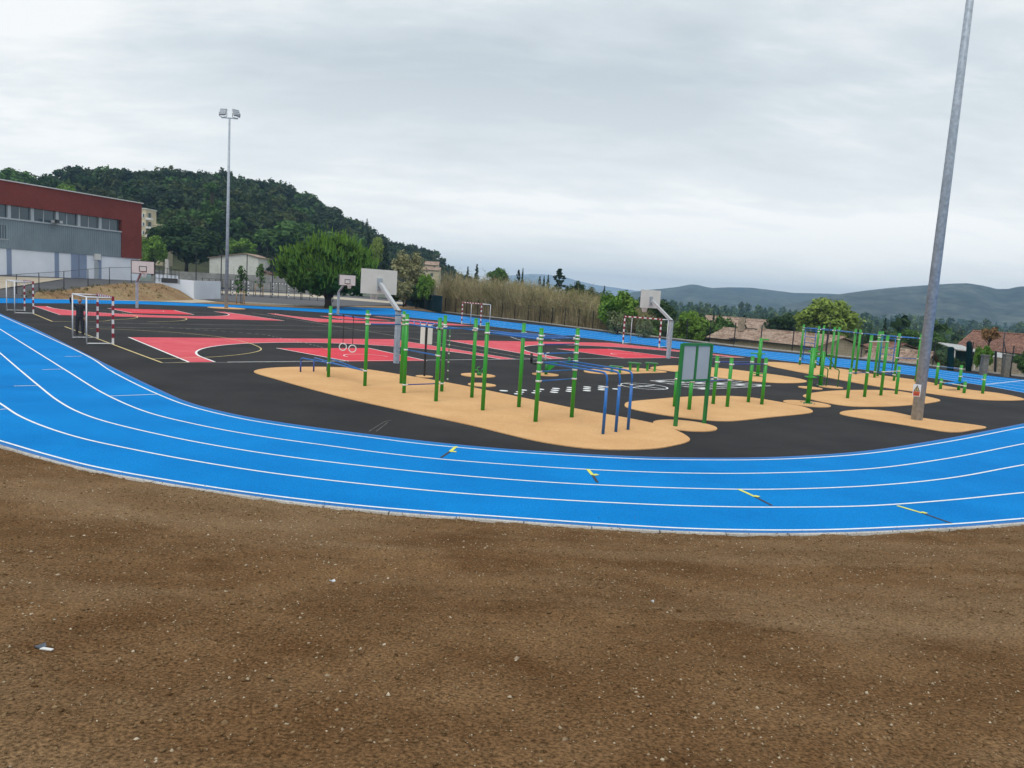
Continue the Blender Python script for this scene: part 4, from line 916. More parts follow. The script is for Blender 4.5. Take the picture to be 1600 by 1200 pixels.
# the big mulberry: upswept twigs
def mulberry():
    rng = np.random.default_rng(21); base = G(512, 481); t = thing('mulberry_tree', 'big round dark green tree with short trunk behind the far courts', 'tree', base)
    h, wd = 8.6, 11.6; vv = []; ff = []; o = 0
    cen = []; rad = []
    for _ in range(260):
        d = rng.normal(0, 1, 3); d /= np.linalg.norm(d)
        q = .66 + .31 * rng.random() ** .6 if rng.random() < .85 else rng.random() * .6
        x, y = d[0] * wd / 2 * q, d[1] * wd / 2 * q; z = 4.3 + d[2] * (4.0 if d[2] > 0 else 3.0) * q
        if math.hypot(x, y) < 1.9 and z < 2.6: continue
        cen.append((x, y, z)); rad.append(rng.uniform(.5, .8))
    cen = np.array(cen); rad = np.array(rad); v, f = leaves(rng, cen, rad, 13000, .24, .3); vv.append(v); ff.append(f); o = len(v)
    # spiky shoots sticking out upwards
    n = 3200; hi = np.argsort(cen[:, 2])[len(cen) // 3:]; k = hi[rng.integers(0, len(hi), n)]; b = cen[k] + rng.normal(0, .45, (n, 3)); out = b / np.linalg.norm(b - np.array((0, 0, 3)), axis=1)[:, None] * .35; out[:, 2] = .9
    out /= np.linalg.norm(out, axis=1)[:, None]; L_ = rng.uniform(.35, .85, n)[:, None]; sd_ = np.cross(out, rng.normal(0, 1, (n, 3))); sd_ /= np.linalg.norm(sd_, axis=1)[:, None]
    v2 = np.stack([b - sd_ * .09, b + sd_ * .09, b + out * L_ + sd_ * .05, b + out * L_ * 1.1 - sd_ * .03], 1).reshape(-1, 3); cr_ = npmesh('crown', v, f, 'leaf_mulberry', t); npmesh('young_shoots', v2, np.arange(4 * n).reshape(-1, 4), 'leaf_shoot', cr_)
    def trunk(m):
        m.tube([(0, 0, -.2), (.05, 0, .5), (.0, 0, 1.0)], [.50, .40, .42], 12)
        for a, l_ in ((.3, 3.6), (1.5, 3.2), (2.7, 3.7), (3.8, 3.3), (5.1, 3.6)):
            m.tube([(0, 0, .8), (math.cos(a) * .6, math.sin(a) * .6, 1.9), (math.cos(a) * 1.9, math.sin(a) * 1.9, 3.6), (math.cos(a) * l_, math.sin(a) * l_, 5.4)], [.24, .19, .12, .04], 8)
    part('trunk', 'bark', t, trunk)
mulberry()
def place(key, name, label, x0, x1, ytop, ybase, Y, cat='tree', group=None, wscale=1.0):
    """stand a tree so that it spans the given picture box at distance Y"""
    v = TREES[key][0]; kw = (v[:, 0].max() - v[:, 0].min()); kh = v[:, 2].max()
    b = at((x0 + x1) / 2, ybase, Y); tp = at((x0 + x1) / 2, ytop, Y); h = (tp.z - b.z); wdt = (at(x1, ybase, Y) - at(x0, ybase, Y)).length * wscale
    return plant(key, name, label, b, cat, (wdt / kw, wdt / kw, h / kh), group=group)

# ---- wooded hill on the left
sky_px = [(-220, 268), (-60, 262), (0, 264), (50, 271), (88, 272), (104, 258), (130, 255), (200, 258), (280, 257), (310, 259), (360, 267), (420, 279), (480, 299), (505, 313), (530, 333), (570, 351), (610, 377), (650, 384), (680, 392), (695, 412), (740, 440)]
def sky_at(x): return float(np.interp(x, [p[0] for p in sky_px], [p[1] for p in sky_px]))
def ridgeY(x): return float(np.interp(x, [-220, 100, 300, 500, 700, 740], [300, 310, 330, 380, 460, 470]))
def footY(x): return float(np.interp(x, [-220, 100, 300, 500, 700, 740], [190, 215, 215, 235, 330, 350]))
TREE_H = 13.0
cols = list(range(-220, 745, 12)); NRW = 18; hv = []; hf = []
def hill_pt(x, t):
    Yr, Yf = ridgeY(x), footY(x); rz_ = at(x, sky_at(x), Yr).z - TREE_H * (1 if x < 600 else .55); fz = 2.5 if x < 560 else 2.5 - (x - 560) / 180 * 6
    if t <= 1:
        Y = Yf + (Yr - Yf) * t; z = fz + (rz_ - fz) * (t ** .85 if t > 0 else 0)
    else:
        Y = Yr + (t - 1) * 260; z = rz_ - (rz_ - fz) * smooth(t, 1, 2.0)
    hx = at(x, 430, Y).x; n_ = mnoise.noise(Vector((hx * .03, Y * .03, 2))) * 2.0 * min(1, t * 2) * (1 if t < .9 else .3)
    return Vector((hx, Y, z + n_))
for x in cols:
    for j in range(NRW): hv.append(tuple(hill_pt(x, -0.15 if j == 0 else (j - 1) / 12)))
for i in range(len(cols) - 1):
    for j in range(NRW - 1): hf.append((i * NRW + j, i * NRW + j + 1, (i + 1) * NRW + j + 1, (i + 1) * NRW + j))
struct(npmesh('wooded_hill', hv, hf, 'hill_ground'))
# forest as one mass
def forest(name, pts, protos, label, mtl, seed, hs=(.8, 1.2)):
    rng = np.random.default_rng(seed); vv = []; ff = []; o = 0; mi = []
    for p, sc in pts:
        v, f = protos[rng.integers(0, len(protos))]; a = rng.uniform(0, 6.28); s = sc * rng.uniform(*hs); q = np.array([[math.cos(a), -math.sin(a), 0], [math.sin(a), math.cos(a), 0], [0, 0, 1]])
        w_ = (v @ q.T) * np.array((s * rng.uniform(.85, 1.15), s * rng.uniform(.85, 1.15), s)) + np.array(p); vv.append(w_); ff.append(f + o); o += len(v); mi.append(np.full(len(f), rng.integers(0, len(mtl)), np.int32))
    ob = npmesh(name, np.concatenate(vv), np.concatenate(ff), mtl[0])
    for mm in mtl[1:]: ob.data.materials.append(MATS[mm])
    ob.data.polygons.foreach_set('material_index', np.concatenate(mi)); stuff(ob, label, 'forest'); return ob
def small_proto(kind, h, wd, th, n, size, seed, trunk=True, flat=1.0):
    rng = np.random.default_rng(seed); cen, rad = crown_clusters(rng, kind, h, wd, th); v, f = leaves(rng, cen, rad, n, size, flat=flat)
    return v, f
FP = [small_proto('pine', 11, 8, 3.4, 420, .60, 31), small_proto('pine', 10, 8.5, 2.6, 440, .60, 32), small_proto('round', 9, 8, 1.2, 420, .60, 33), small_proto('pine', 11.5, 7.5, 4.2, 400, .58, 34)]
rng = np.random.default_rng(77); pts = []
tries = 0
while len(pts) < 900 and tries < 60000:
    tries += 1
    x = rng.uniform(-120, 735); t = rng.uniform(.10, 1.06) if rng.random() < .8 else rng.uniform(.93, 1.05)
    p = hill_pt(x, t)
    if x < 250 and t < .16: continue
    if 86 < x < 101 and t > .8: continue
    if 112 < x < 312 and .70 < t < .97 and rng.random() < .85: continue
    ok = all((p.x - q.x) ** 2 + (p.y - q.y) ** 2 > 17 for q, _ in pts[-260:])
    if not ok: continue
    sc = (1.12 if x < 600 else .7) * (1.0 if t > .5 else .95)
    pts.append((p, sc))
forest('hillside_pine_forest', pts, FP, 'dark green pine wood covering the hill on the left', ['leaf_pine', 'leaf_pine', 'leaf_pine_dark', 'leaf_pine_light', 'leaf_dark', 'leaf_pine_light', 'leaf_pine', 'leaf_mid', 'leaf_mid_dull'], 5)
# pines with bare pale trunks along the brow
k = 0
for x, t in ((128, .93), (139, .95), (152, .91), (163, .94), (176, .92), (187, .95), (199, .92), (212, .94), (224, .92), (236, .95), (252, .93), (268, .94), (284, .95), (300, .95)):
    p = hill_pt(x, t - .10); k += 1; s = 1.10 + .12 * random.random()
    plant('pineA', 'pine_tree', ('first', 'second', 'third', 'fourth', 'fifth', 'sixth', 'seventh', 'eighth', 'ninth', 'tenth', 'eleventh', 'twelfth', 'thirteenth', 'last')[k - 1] + ' pale-trunked pine from the left on the brow of the hill', p, scale=(s, s, s), group='pines on the brow of the hill')
# ---- separate trees in front of the hill
place('oak', 'oak_tree', 'big dark round tree beside the gym, left of the white mast', 240, 342, 338, 424, 195)
place('bright', 'leafy_tree', 'fresh green tree at the corner of the red gym', 214, 262, 366, 428, 180)
place('poplar', 'poplar_tree', 'tall columnar green tree rising behind the big dark tree', 308, 350, 283, 372, 235)
place('bright', 'leafy_tree', 'bright green bush behind the white shed roof', 352, 400, 371, 412, 215, wscale=1.1)
place('conifer', 'conifer_tree', 'dark conifer right of the white shed', 398, 436, 372, 434, 200)
place('oak2', 'leafy_tree', 'wide green tree behind the conifer on the lower slope', 400, 528, 344, 425, 232)
place('cypress', 'cypress_tree', 'dark cypress standing in front of the wide green tree', 485, 499, 345, 410, 225)
place('oak', 'oak_tree', 'dark tree behind the right side of the mulberry', 520, 580, 372, 440, 215)
place('conifer', 'conifer_tree', 'dark pointed conifer right of the mulberry crown', 562, 586, 362, 425, 200)
place('yellow', 'leafy_tree', 'yellow green tree between two dark conifers', 577, 600, 369, 420, 195)
place('cypress', 'cypress_tree', 'dark cypress right of the yellow green tree', 592, 608, 378, 440, 180, wscale=1.2)
place('cypress', 'cypress_tree', 'thin cypress spire on the hill slope, left one', 563, 569, 344, 372, 330); place('cypress', 'cypress_tree', 'thin cypress spire on the hill slope, right one', 569, 576, 341, 374, 330)
place('blossom', 'blossom_tree', 'pale cream blossoming tree left of the reeds', 603, 664, 389, 476, 118)
place('blossom', 'blossom_tree', 'low cream flowering bush in front of the blossoming tree', 611, 650, 436, 478, 108)
place('bright', 'leafy_tree', 'bright green bush at the left end of the reeds', 648, 682, 427, 480, 105)
place('oak', 'oak_shrub', 'dark green shrub under the blossoming tree', 596, 632, 436, 478, 122, cat='shrub'); place('oak', 'oak_shrub', 'dark green shrub behind the green windscreen', 628, 672, 444, 480, 112, cat='shrub')
place('oak2', 'leafy_tree', 'loose green tree left of the gym roof', -30, 62, 262, 330, 250); place('oak', 'oak_tree', 'dark tree showing above the gym roof', 44, 98, 270, 330, 240); place('bright', 'leafy_tree', 'light green treetop just above the gym roof', 86, 122, 286, 335, 225)
# behind the reeds
for key, nm, lab, box, Y in (('cypress', 'cypress_tree', 'small dark cypress above the reeds, leftmost', (725, 734, 416, 450), 190), ('cypress', 'cypress_tree', 'broader dark cypress above the reeds, second from left', (738, 749, 412, 450), 185),
        ('oak2', 'leafy_tree', 'open-crowned tree above the middle of the reeds', (758, 798, 417, 455), 150), ('conifer', 'conifer_tree', 'dark conifer beside the tall thin cypress', (799, 818, 421, 455), 155), ('cypress', 'cypress_tree', 'tallest thin cypress behind the reeds', (812, 818, 418, 455), 160),
        ('cypress', 'cypress_tree', 'cypress left of the cedar, left of a pair', (845, 852, 431, 460), 165), ('cypress', 'cypress_tree', 'cypress left of the cedar, right of a pair', (851, 859, 429, 460), 160), ('conifer', 'conifer_tree', 'bluish conifer left of the cypress pair', (836, 848, 431, 458), 150),
        ('cedar', 'cedar_tree', 'layered cedar standing above the reeds', (858, 886, 419, 462), 130), ('oak', 'oak_tree', 'dark round tree right of the cedar', (882, 914, 438, 475), 130), ('oak', 'oak_tree', 'dark low tree at the right end of the reeds', (910, 940, 448, 480), 140),
        ('cypress', 'cypress_tree', 'small cypress above the bright green shrub', (939, 946, 446, 476), 170)):
    place(key, nm, lab, *box, Y)
place('bright', 'leafy_tree', 'bright green willowy tree at the right end of the reeds', 928, 996, 452, 522, 76); place('bright', 'leafy_tree', 'fresh green shrub behind the right-hand goal', 1046, 1106, 484, 552, 78)
place('whiteshrub', 'flowering_shrub', 'white flowering shrub beside the right-hand goal', 944, 984, 484, 528, 71, cat='shrub'); place('whiteshrub', 'flowering_shrub', 'pale shrub inside the right-hand goal frame', 990, 1020, 492, 534, 68, cat='shrub')
place('oak2', 'leafy_tree', 'green hedge shrub seen through the right-hand goal', 990, 1050, 496, 548, 76, cat='shrub'); place('oak', 'oak_tree', 'dark tree behind the right-hand backboard', 1000, 1052, 466, 530, 105)
place('oak2', 'leafy_tree', 'green tree left of the tiled farmhouse', 1090, 1150, 492, 556, 96); place('oak', 'oak_tree', 'dark tree between shrub and farmhouse', 1072, 1112, 488, 545, 90)
place('conifer', 'conifer_tree', 'bluish conifer in front of the pink village roofs', 1148, 1170, 492, 532, 125); place('cypress', 'cypress_tree', 'cypress left of the pink village roofs', 1109, 1117, 488, 520, 150); place('cypress', 'cypress_tree', 'small cypress in front of the pink village roofs', 1133, 1138, 497, 518, 145)
place('oak2', 'leafy_tree', 'green trees below the village roofs', 1126, 1152, 502, 528, 120); place('oak', 'oak_tree', 'grey green tree behind the farmhouse roof', 1196, 1248, 488, 530, 125)
place('yellow', 'leafy_tree', 'large yellow green tree rising behind the farmhouse', 1236, 1336, 464, 548, 108)
place('cypress', 'cypress_tree', 'lone dark cypress right of the yellow green tree', 1373, 1384, 496, 545, 120); place('oak2', 'leafy_tree', 'green tree behind the climbing rig', 1390, 1442, 512, 560, 95); place('oak', 'oak_tree', 'dark tree between the two farm roofs', 1340, 1372, 518, 556, 100)
place('bright', 'leafy_tree', 'small green tree with forked trunk by the stone house', 1518, 1548, 538, 584, 50); place('brownpalm', 'palm_tree', 'brown withered palm in front of the red roof', 1528, 1556, 509, 560, 62, cat='tree')
place('oak2', 'leafy_tree', 'green bush at the far right edge behind the fence', 1580, 1625, 545, 592, 52, cat='shrub'); place('oak', 'oak_shrub', 'dark shrub at the foot of the stone house', 1476, 1508, 558, 582, 54, cat='shrub')
place('oak2', 'leafy_tree', 'green tree above the stone house roof', 1424, 1470, 516, 560, 105)

# ---- reeds behind the fence
rng = np.random.default_rng(8); vv = []; n = 15000
fp = [G(668, 486.5), G(690, 487.2), G(820, 502), G(900, 512), G(952, 519)]
FP_ = resamp(fp, 200)
bi = rng.random(n); idx = (bi * 198).astype(int); bx = np.array([[FP_[i].lerp(FP_[i + 1], r_).x, FP_[i].lerp(FP_[i + 1], r_).y] for i, r_ in zip(idx, bi * 198 - idx)])
dep = 1.0 + rng.random(n) ** 1.3 * 6.5; bx = bx + np.array((U.x, U.y)) * dep[:, None]
hgt_ = np.interp(bi, [0, .1, .5, .72, .88, 1], [5.7, 5.4, 4.7, 3.9, 2.9, 2.3]) * rng.uniform(.55, 1.12, n) * (1 + .20 * np.array([mnoise.noise(Vector((q_ * 17, 3.3, 0))) + .5 * mnoise.noise(Vector((q_ * 60, 1.3, 0))) for q_ in bi])) * (.85 + .15 * np.minimum(1, dep / 3)); lean = rng.normal(0, .17, (n, 2)) + np.interp(bi, [0, .5, 1], [0, .03, .32])[:, None] * np.array((.8, -.3))
z0 = np.array([TZ(*b) for b in bx]); base = np.column_stack([bx, z0])
t1 = base + np.column_stack([lean * hgt_[:, None] * .35, hgt_ * .6]); t2 = base + np.column_stack([lean * hgt_[:, None] * 1.1, hgt_])
sdx = np.column_stack([rng.normal(1, .2, n), rng.normal(0, .5, n), np.zeros(n)]); sdx /= np.linalg.norm(sdx, axis=1)[:, None]
w1 = rng.uniform(.012, .024, n)[:, None]
v = np.stack([base - sdx * w1, base + sdx * w1, t1 - sdx * w1, t1 + sdx * w1, t2 - sdx * w1 * .5, t2 + sdx * w1 * .5], 1).reshape(-1, 3); i6 = np.arange(n)[:, None] * 6
f = np.concatenate([i6 + np.array([0, 1, 3, 2]), i6 + np.array([2, 3, 5, 4])])
def blades(n2, frac0, frac1, ln):
    k = rng.integers(0, n, n2); q = rng.uniform(frac0, frac1, n2)[:, None]; p = base[k] * (1 - q) + t2[k] * q; d = np.column_stack([rng.normal(0, .8, n2), rng.normal(0, .8, n2), rng.uniform(-.2, 1.1, n2)]); d /= np.linalg.norm(d, axis=1)[:, None]
    L_ = rng.uniform(.5, 1, n2)[:, None] * ln; s_ = np.cross(d, rng.normal(0, 1, (n2, 3))); s_ /= np.linalg.norm(s_, axis=1)[:, None]
    return np.stack([p - s_ * .02, p + s_ * .02, p + d * L_ + s_ * .006, p + d * L_ - s_ * .006], 1).reshape(-1, 3)
vb = blades(16000, .25, 1, .75); f2 = np.arange(len(vb)).reshape(-1, 4) + len(v)
stuff(npmesh('reed_bed', np.concatenate([v, vb]), np.concatenate([f, f2]), 'reed'), 'tall dry straw-coloured reeds behind the fence', 'reeds')
vg = blades(22000, .55, 1.08, .62); stuff(npmesh('reed_leaves', vg, np.arange(len(vg)).reshape(-1, 4), 'reed_green'), 'green leaves among the tops of the dry reeds', 'reeds')

# ---- boundary fence of the track
fe = thing('boundary_fence', 'dark wire fence on thin posts along the far right track', 'fence')
FB = [p + U * .55 for p in FENCE]; tot = sum((b - a).length for a, b in zip(FB, FB[1:])); npst = int(tot / 2.55) + 1; FR = resamp(FB, npst)
for p in FR: part('post', 'black_steel', fe, lambda m: m.box(p + ZV(.95), (.06, .06, 1.95), R(40)), False)
def wires(m):
    for a, b in zip(FR, FR[1:]):
        for k in range(10): m.tube([a + ZV(.06 + .20 * k), b + ZV(.06 + .20 * k)], .0035, 3, False)
        for k in range(1, 26): q = a.lerp(b, k / 26); m.tube([q + ZV(.04), q + ZV(1.88)], .0025, 3, False)
stuff(part('wire_mesh', 'black_steel', fe, wires, False))
lk = MB(); 
for a, b in zip(FR, FR[1:]):
    d = b - a; lk.box((a + b) / 2 + ZV(.05) + U * .02, (d.length - .01, .10, .10), math.atan2(d.y, d.x))
struct(lk.obj('track_border_kerb', 'kerb'))
# green windscreen at its left end
wsn = thing('windscreen_fence', 'dark green fabric screen on a fence left of the reeds', 'fence'); W0, W1 = at(634, 474, 128), at(690, 489.5, 96); W0.z = 0; W1.z = 0
for k in range(6): p = W0.lerp(W1, k / 5); part('post', 'black_steel', wsn, lambda m: m.box(p + ZV(1.15), (.07, .07, 2.3)), False)
for k in range(5):
    a, b = W0.lerp(W1, k / 5), W0.lerp(W1, (k + 1) / 5); d = b - a; part('fabric_panel', 'screen_cloth', wsn, lambda m: m.box((a + b) / 2 + ZV(1.15), (d.length * .985, .03, 2.15), math.atan2(d.y, d.x)), False)

# ---- gym building
gx = at(218, 438.5, 110); GZ = gx.z; fd = Vector((-math.cos(R(73)), -math.sin(R(73)), 0)); bk = Vector((math.cos(R(163)), math.sin(R(163)), 0))   # facade runs from the corner towards us; bk goes away behind it
ztop = at(218, 318, 110).z; gym = thing('gym_building', 'sports hall with red brick top, grey cladding and pale base', 'building', (gx.x, gx.y, GZ))
HB = ztop - GZ; LEN = 46.0
def gface(l0, l1, z0, z1, d0, d1): # box from along-facade l0..l1, heights, depth d0 (outwards negative) .. d1
    a = fd * l0 + bk * d0; c = fd * ((l0 + l1) / 2) + bk * ((d0 + d1) / 2) + ZV((z0 + z1) / 2)
    m = MB(); m.box(c, (abs(l1 - l0), abs(d1 - d0), z1 - z0), math.atan2(fd.y, fd.x)); return m
def zrow(px, py, l):   # height at a picture row on the facade
    p = gx + fd * l; d = ray(px, py); t = p.y / d.y; return EYE + d.z * t - GZ
def lat(px):           # facade position at picture column
    d = ray(px, 400); 
    # intersect vertical plane through gx along fd
    k = (gx.y * d.x - gx.x * d.y) / (fd.x * d.y - fd.y * d.x); return k
zr0 = zrow(200, 403, lat(200)); zs = zrow(100, 352, lat(100)); zw = zrow(100, 332, lat(100))
L1 = lat(188)
gface(0, LEN, 0, zr0, 0, 25).obj('base_wall', 'lilac_wall', gym)
gface(-.1, L1, zr0 + .002, HB, -.25, 25).obj('brick_corner', 'red_brick', gym)
gface(L1, LEN, zw, HB - .002, -.25, 25).obj('brick_parapet', 'red_brick', gym)
gface(L1, LEN, zr0 + .002, zs, -.12, 25).obj('grey_cladding', 'grey_clad', gym)
gface(L1, LEN, zs, zw, .35, 25).obj('window_recess', 'dark_steel', gym)
gface(L1, LEN, zs - .08, zs + .10, -.28, .3).obj('window_sill', 'clad_light', gym)
gface(-.3, LEN, HB, HB + .12, -.40, 25.1).obj('roof_coping', 'off_white', gym)
wl = [188, 155.5, 122.5, 88.5, 50, 14, -30, -80]
for i, (a, b) in enumerate(zip(wl, wl[1:])):
    la, lb = lat(a), lat(b)
    wdw = gface(la + .12, lb - .12, zs + .11, zw - .02, .18, .30).obj('window', 'glass_dark', gym)
    gface(lb - .30, lb + .10, zs + .10, zw, -.05, .34).obj('mullion', 'clad_light', wdw)
    gface((la + lb) / 2 - .06, (la + lb) / 2 + .06, zs + .11, zw - .02, .12, .18).obj('glazing_bar', 'clad_light', wdw)
m = MB()
l = L1 + .25
while l < LEN: m.box(fd * l + bk * -.135 + ZV((zr0 + zs) / 2), (.09, .05, zs - zr0 - .14), math.atan2(fd.y, fd.x)); l += .30
m.obj('cladding_rib', 'grey_clad', gym)
for px_, w_ in ((155.5, .55), (88.5, .6), (14, .6), (-60, .6)): gface(lat(px_) - w_ / 2, lat(px_) + w_ / 2, 0, zr0 - .01, -.05, .2).obj('pilaster', 'blue_grey', gym)
dr = gface(lat(135), lat(111), 0, zr0 - .02, -.07, .2).obj('sliding_door', 'blue_grey', gym); gface(lat(122.6) - .02, lat(122.6) + .02, .1, zr0 - .1, -.09, -.06).obj('door_joint', 'dark_steel', dr)
dd_ = gface(lat(153.5), lat(147), 0, 2.2, -.06, .2).obj('side_door', 'clad_light', gym); gface(lat(154.5), lat(146.2), 2.5, 3.3, -.35, -.01).obj('door_canopy_box', 'off_white', gym)
lw = gface(lat(10), lat(-14), zrow(5, 373, lat(5)), zrow(5, 351.5, lat(5)), -.13, .2).obj('lower_window', 'glass_dark', gym); gface(lat(12), lat(-15), zrow(5, 374.5, lat(5)), zrow(5, 373, lat(5)), -.2, .0).obj('window_sill', 'clad_light', lw)
pr = gface(lat(88), lat(78), zrow(80, 348, lat(80)), zrow(80, 344, lat(80)), -1.1, -.2).obj('floodlight', 'light_steel', gym); gface(lat(81), lat(77), zrow(80, 348, lat(80)), zrow(80, 343, lat(80)), -1.3, -.9).obj('lamp_head', 'dark_steel', pr)

# ---- terrace and earth bank below the gym
fr = GL([(-260, 458), (-120, 461.5), (0, 465.6), (50, 467), (110, 467.6), (180, 468.8), (250, 470.4), (301, 469)])
mid_px = [(-260, 452, 60), (-120, 455, 64), (0, 462, 68), (61, 457.5, 71), (100, 453.5, 75), (140, 447.5, 80), (190, 443, 86), (250, 443, 90), ]
md = [at(*q) for q in mid_px]
bkp = [gx + fd * (lat(q) if q < 215 else -2) + bk * .2 for q in (-100, -60, 0, 61, 100, 140, 190, 230)]
m = MB(); N_ = 8
m.add([p + ZV(.02) for p in md] + [p for p in bkp], [(i, i + 1, i + 1 + N_, i + N_) for i in range(N_ - 1)]); struct(m.obj('terrace', 'parking'))
m = MB(); m.add([bkp[i].lerp(md[i], .12) + ZV(.05) for i in range(5)] + [bkp[i].lerp(md[i], f_) + ZV(.06) for i, f_ in enumerate((.9, .85, .75, .5, .2))], [(i, i + 1, i + 6, i + 5) for i in range(4)]); struct(m.obj('gravel_strip', 'beige_paving'))
bank_v = []; nb = 9
for i in range(N_):
    for j in range(nb):
        t = j / (nb - 1); p = fr[i].lerp(md[i], t); e_ = .0 if j in (0, nb - 1) else 1
        p.z += e_ * (.22 * math.sin(math.pi * t) * (1 if i > 2 else .2) + .12 * mnoise.noise(p * .6)); bank_v.append(tuple(p + ZV(.02)))
bank_f = [(i * nb + j, i * nb + j + 1, (i + 1) * nb + j + 1, (i + 1) * nb + j) for i in range(3, N_ - 1) for j in range(nb - 1)]
struct(npmesh('earth_bank', bank_v, bank_f, 'bank_soil')); struct(npmesh('asphalt_ramp', bank_v, [(i * nb + j, i * nb + j + 1, (i + 1) * nb + j + 1, (i + 1) * nb + j) for i in range(0, 3) for j in range(nb - 1)], 'parking'))
g_ = [at(-60, 437, 82), at(20, 433, 88), at(108, 438, 92), at(60, 446, 78), at(0, 452, 74), at(-60, 455, 70)]
# right end of the bank against the retaining wall
m = MB(); e1 = at(250, 443, 90); e2 = at(303, 467.6, 92.4); e3 = G(301, 469); e4 = G(250, 470.4)
m.add([e1, at(280, 453, 91), e2, e3, e4, at(262, 447, 90)], [(0, 5, 4), (5, 1, 4), (1, 3, 4), (1, 2, 3)]); struct(m.obj('earth_bank', 'bank_soil'))
# tufts on the bank
rng = np.random.default_rng(6); cen = []
for _ in range(170):
    i = rng.uniform(2.6, 6.9); t = rng.random() ** .7; a = int(i); q = fr[a].lerp(fr[a + 1], i - a).lerp(md[a].lerp(md[a + 1], i - a), t); cen.append((q.x, q.y, q.z + .12 + .22 * math.sin(math.pi * t)))
v, f = leaves(rng, np.array(cen), np.full(len(cen), .26), 1100, .08, .5); stuff(npmesh('bank_weeds', v, f, 'leaf_dry'), 'thin weeds growing on the brown bank', 'weeds')
# fence on top of it
gf = thing('gym_fence', 'thin grey wire fence on the bank in front of the gym', 'fence')
fpx = [(-10, 463, 68), (26, 460.5, 69.5), (61, 457.5, 71), (100, 453.5, 75), (137.5, 448.2, 79.5), (171, 444.5, 84), (205, 443, 87)]
fpp = [at(*q) for q in fpx]
for p in fpp: part('post', 'dark_steel', gf, lambda m: m.tube([p - ZV(.1), p + ZV(1.85)], .04, 8))
for a, b in zip(fpp, fpp[1:]): part('top_rail', 'dark_steel', gf, lambda m: m.tube([a + ZV(1.82), b + ZV(1.82)], .022, 6))
def gw(m):
    for a, b in zip(fpp, fpp[1:]):
        for k in range(8): m.tube([a + ZV(.1 + .22 * k), b + ZV(.1 + .22 * k)], .003, 3, False)
        for k in range(1, 28): q = a.lerp(b, k / 28); m.tube([q, q + ZV(1.8)], .0025, 3, False)
stuff(part('wire_mesh', 'dark_steel', gf, gw, False))
# retaining wall with railing
rw = thing('retaining_wall', 'pale concrete retaining wall with black railing right of the bank', 'wall')
w0, w1 = at(243, 430, 91), at(303, 438.5, 92.4); zt0, zt1 = w0.z, w1.z
def wall_mesh(m):
    a, b = Vector((w0.x, w0.y, 0)), Vector((w1.x, w1.y, 0)); n_ = Vector((0, .35, 0)); v_ = [a - ZV(.3), b - ZV(.3), b + ZV(zt1), a.lerp(b, .55) + ZV(zt1 + .05), a.lerp(b, .55) + ZV(zt0 + .12), a + ZV(zt0 + .12)]
    m.add(v_ + [p + n_ for p in v_], [tuple(range(6)), tuple(range(11, 5, -1))] + [(i, i + 6, (i + 1) % 6 + 6, (i + 1) % 6) for i in range(6)])
part('wall_face', 'lilac_wall', rw, wall_mesh, False)
part('return_wall', 'lilac_wall', rw, lambda m: m.box(Vector((w1.x - .15, w1.y + 4.4, zt1 / 2)), (.3, 8, zt1)), False)
for k in range(7): p = Vector((w0.x, w0.y, zt0)).lerp(Vector((w1.x, w1.y, zt1)), k / 6 * .62); part('railing_post', 'black_steel', rw, lambda m: m.box(p + Vector((0, -.12, .2)), (.05, .05, 1.7)), False)
for z in (-.3, .35, 1.0): part('railing_bar', 'black_steel', rw, lambda m: m.tube([Vector((w0.x, w0.y - .12, zt0 + z)), Vector((w0.x, w0.y - .12, zt0 + z)).lerp(Vector((w1.x, w1.y - .12, zt1 + z)), .62)], .025, 6))
part('stair_panel', 'dark_steel', rw, lambda m: m.box(at(265, 438.5, 90.6), (1.9, .08, .55)), False)
part('wall_pillar', 'kerb', rw, lambda m: m.box(at(261, 422, 93), (.35, .35, 2.6)), False)

# ---- ball court beyond the parking
bf = thing('ball_court_fence', 'tall black mesh fence round the ball court behind the parking', 'fence')
bpx = [(306, 458.5), (345, 461.5), (385, 463.0), (425, 465.5), (470, 468.5), (520, 472)]
bpp = [G(*q) for q in bpx]
for i, p in enumerate(bpp): part('tall_post', 'black_steel', bf, lambda m: m.box(p + ZV(3.2), (.11, .11, 6.4)), False)
lo = resamp(bpp, 19)
for p in lo: part('low_post', 'black_steel', bf, lambda m: m.box(p + ZV(1.2), (.06, .06, 2.4)), False)
for z in (.1, 1.2, 2.4): part('rail', 'black_steel', bf, lambda m: m.tube([p + ZV(z) for p in lo], .022, 5))
gwall = thing('block_wall', 'long grey concrete wall behind the ball court', 'wall'); q = [at(236, 421, 185), at(330, 427, 178), at(430, 431, 170), at(470, 436, 166), at(510, 452, 160)]
for a, b in zip(q, q[1:]):
    m = MB(); m.add([Vector((a.x, a.y, -1)), Vector((b.x, b.y, -1)), b, a, Vector((a.x, a.y + .5, -1)), Vector((b.x, b.y + .5, -1)), b + Vector((0, .5, 0)), a + Vector((0, .5, 0))], [(0, 1, 2, 3), (5, 4, 7, 6), (3, 2, 6, 7), (1, 5, 6, 2), (4, 0, 3, 7)]); m.obj('wall_section', 'grey_block', gwall)
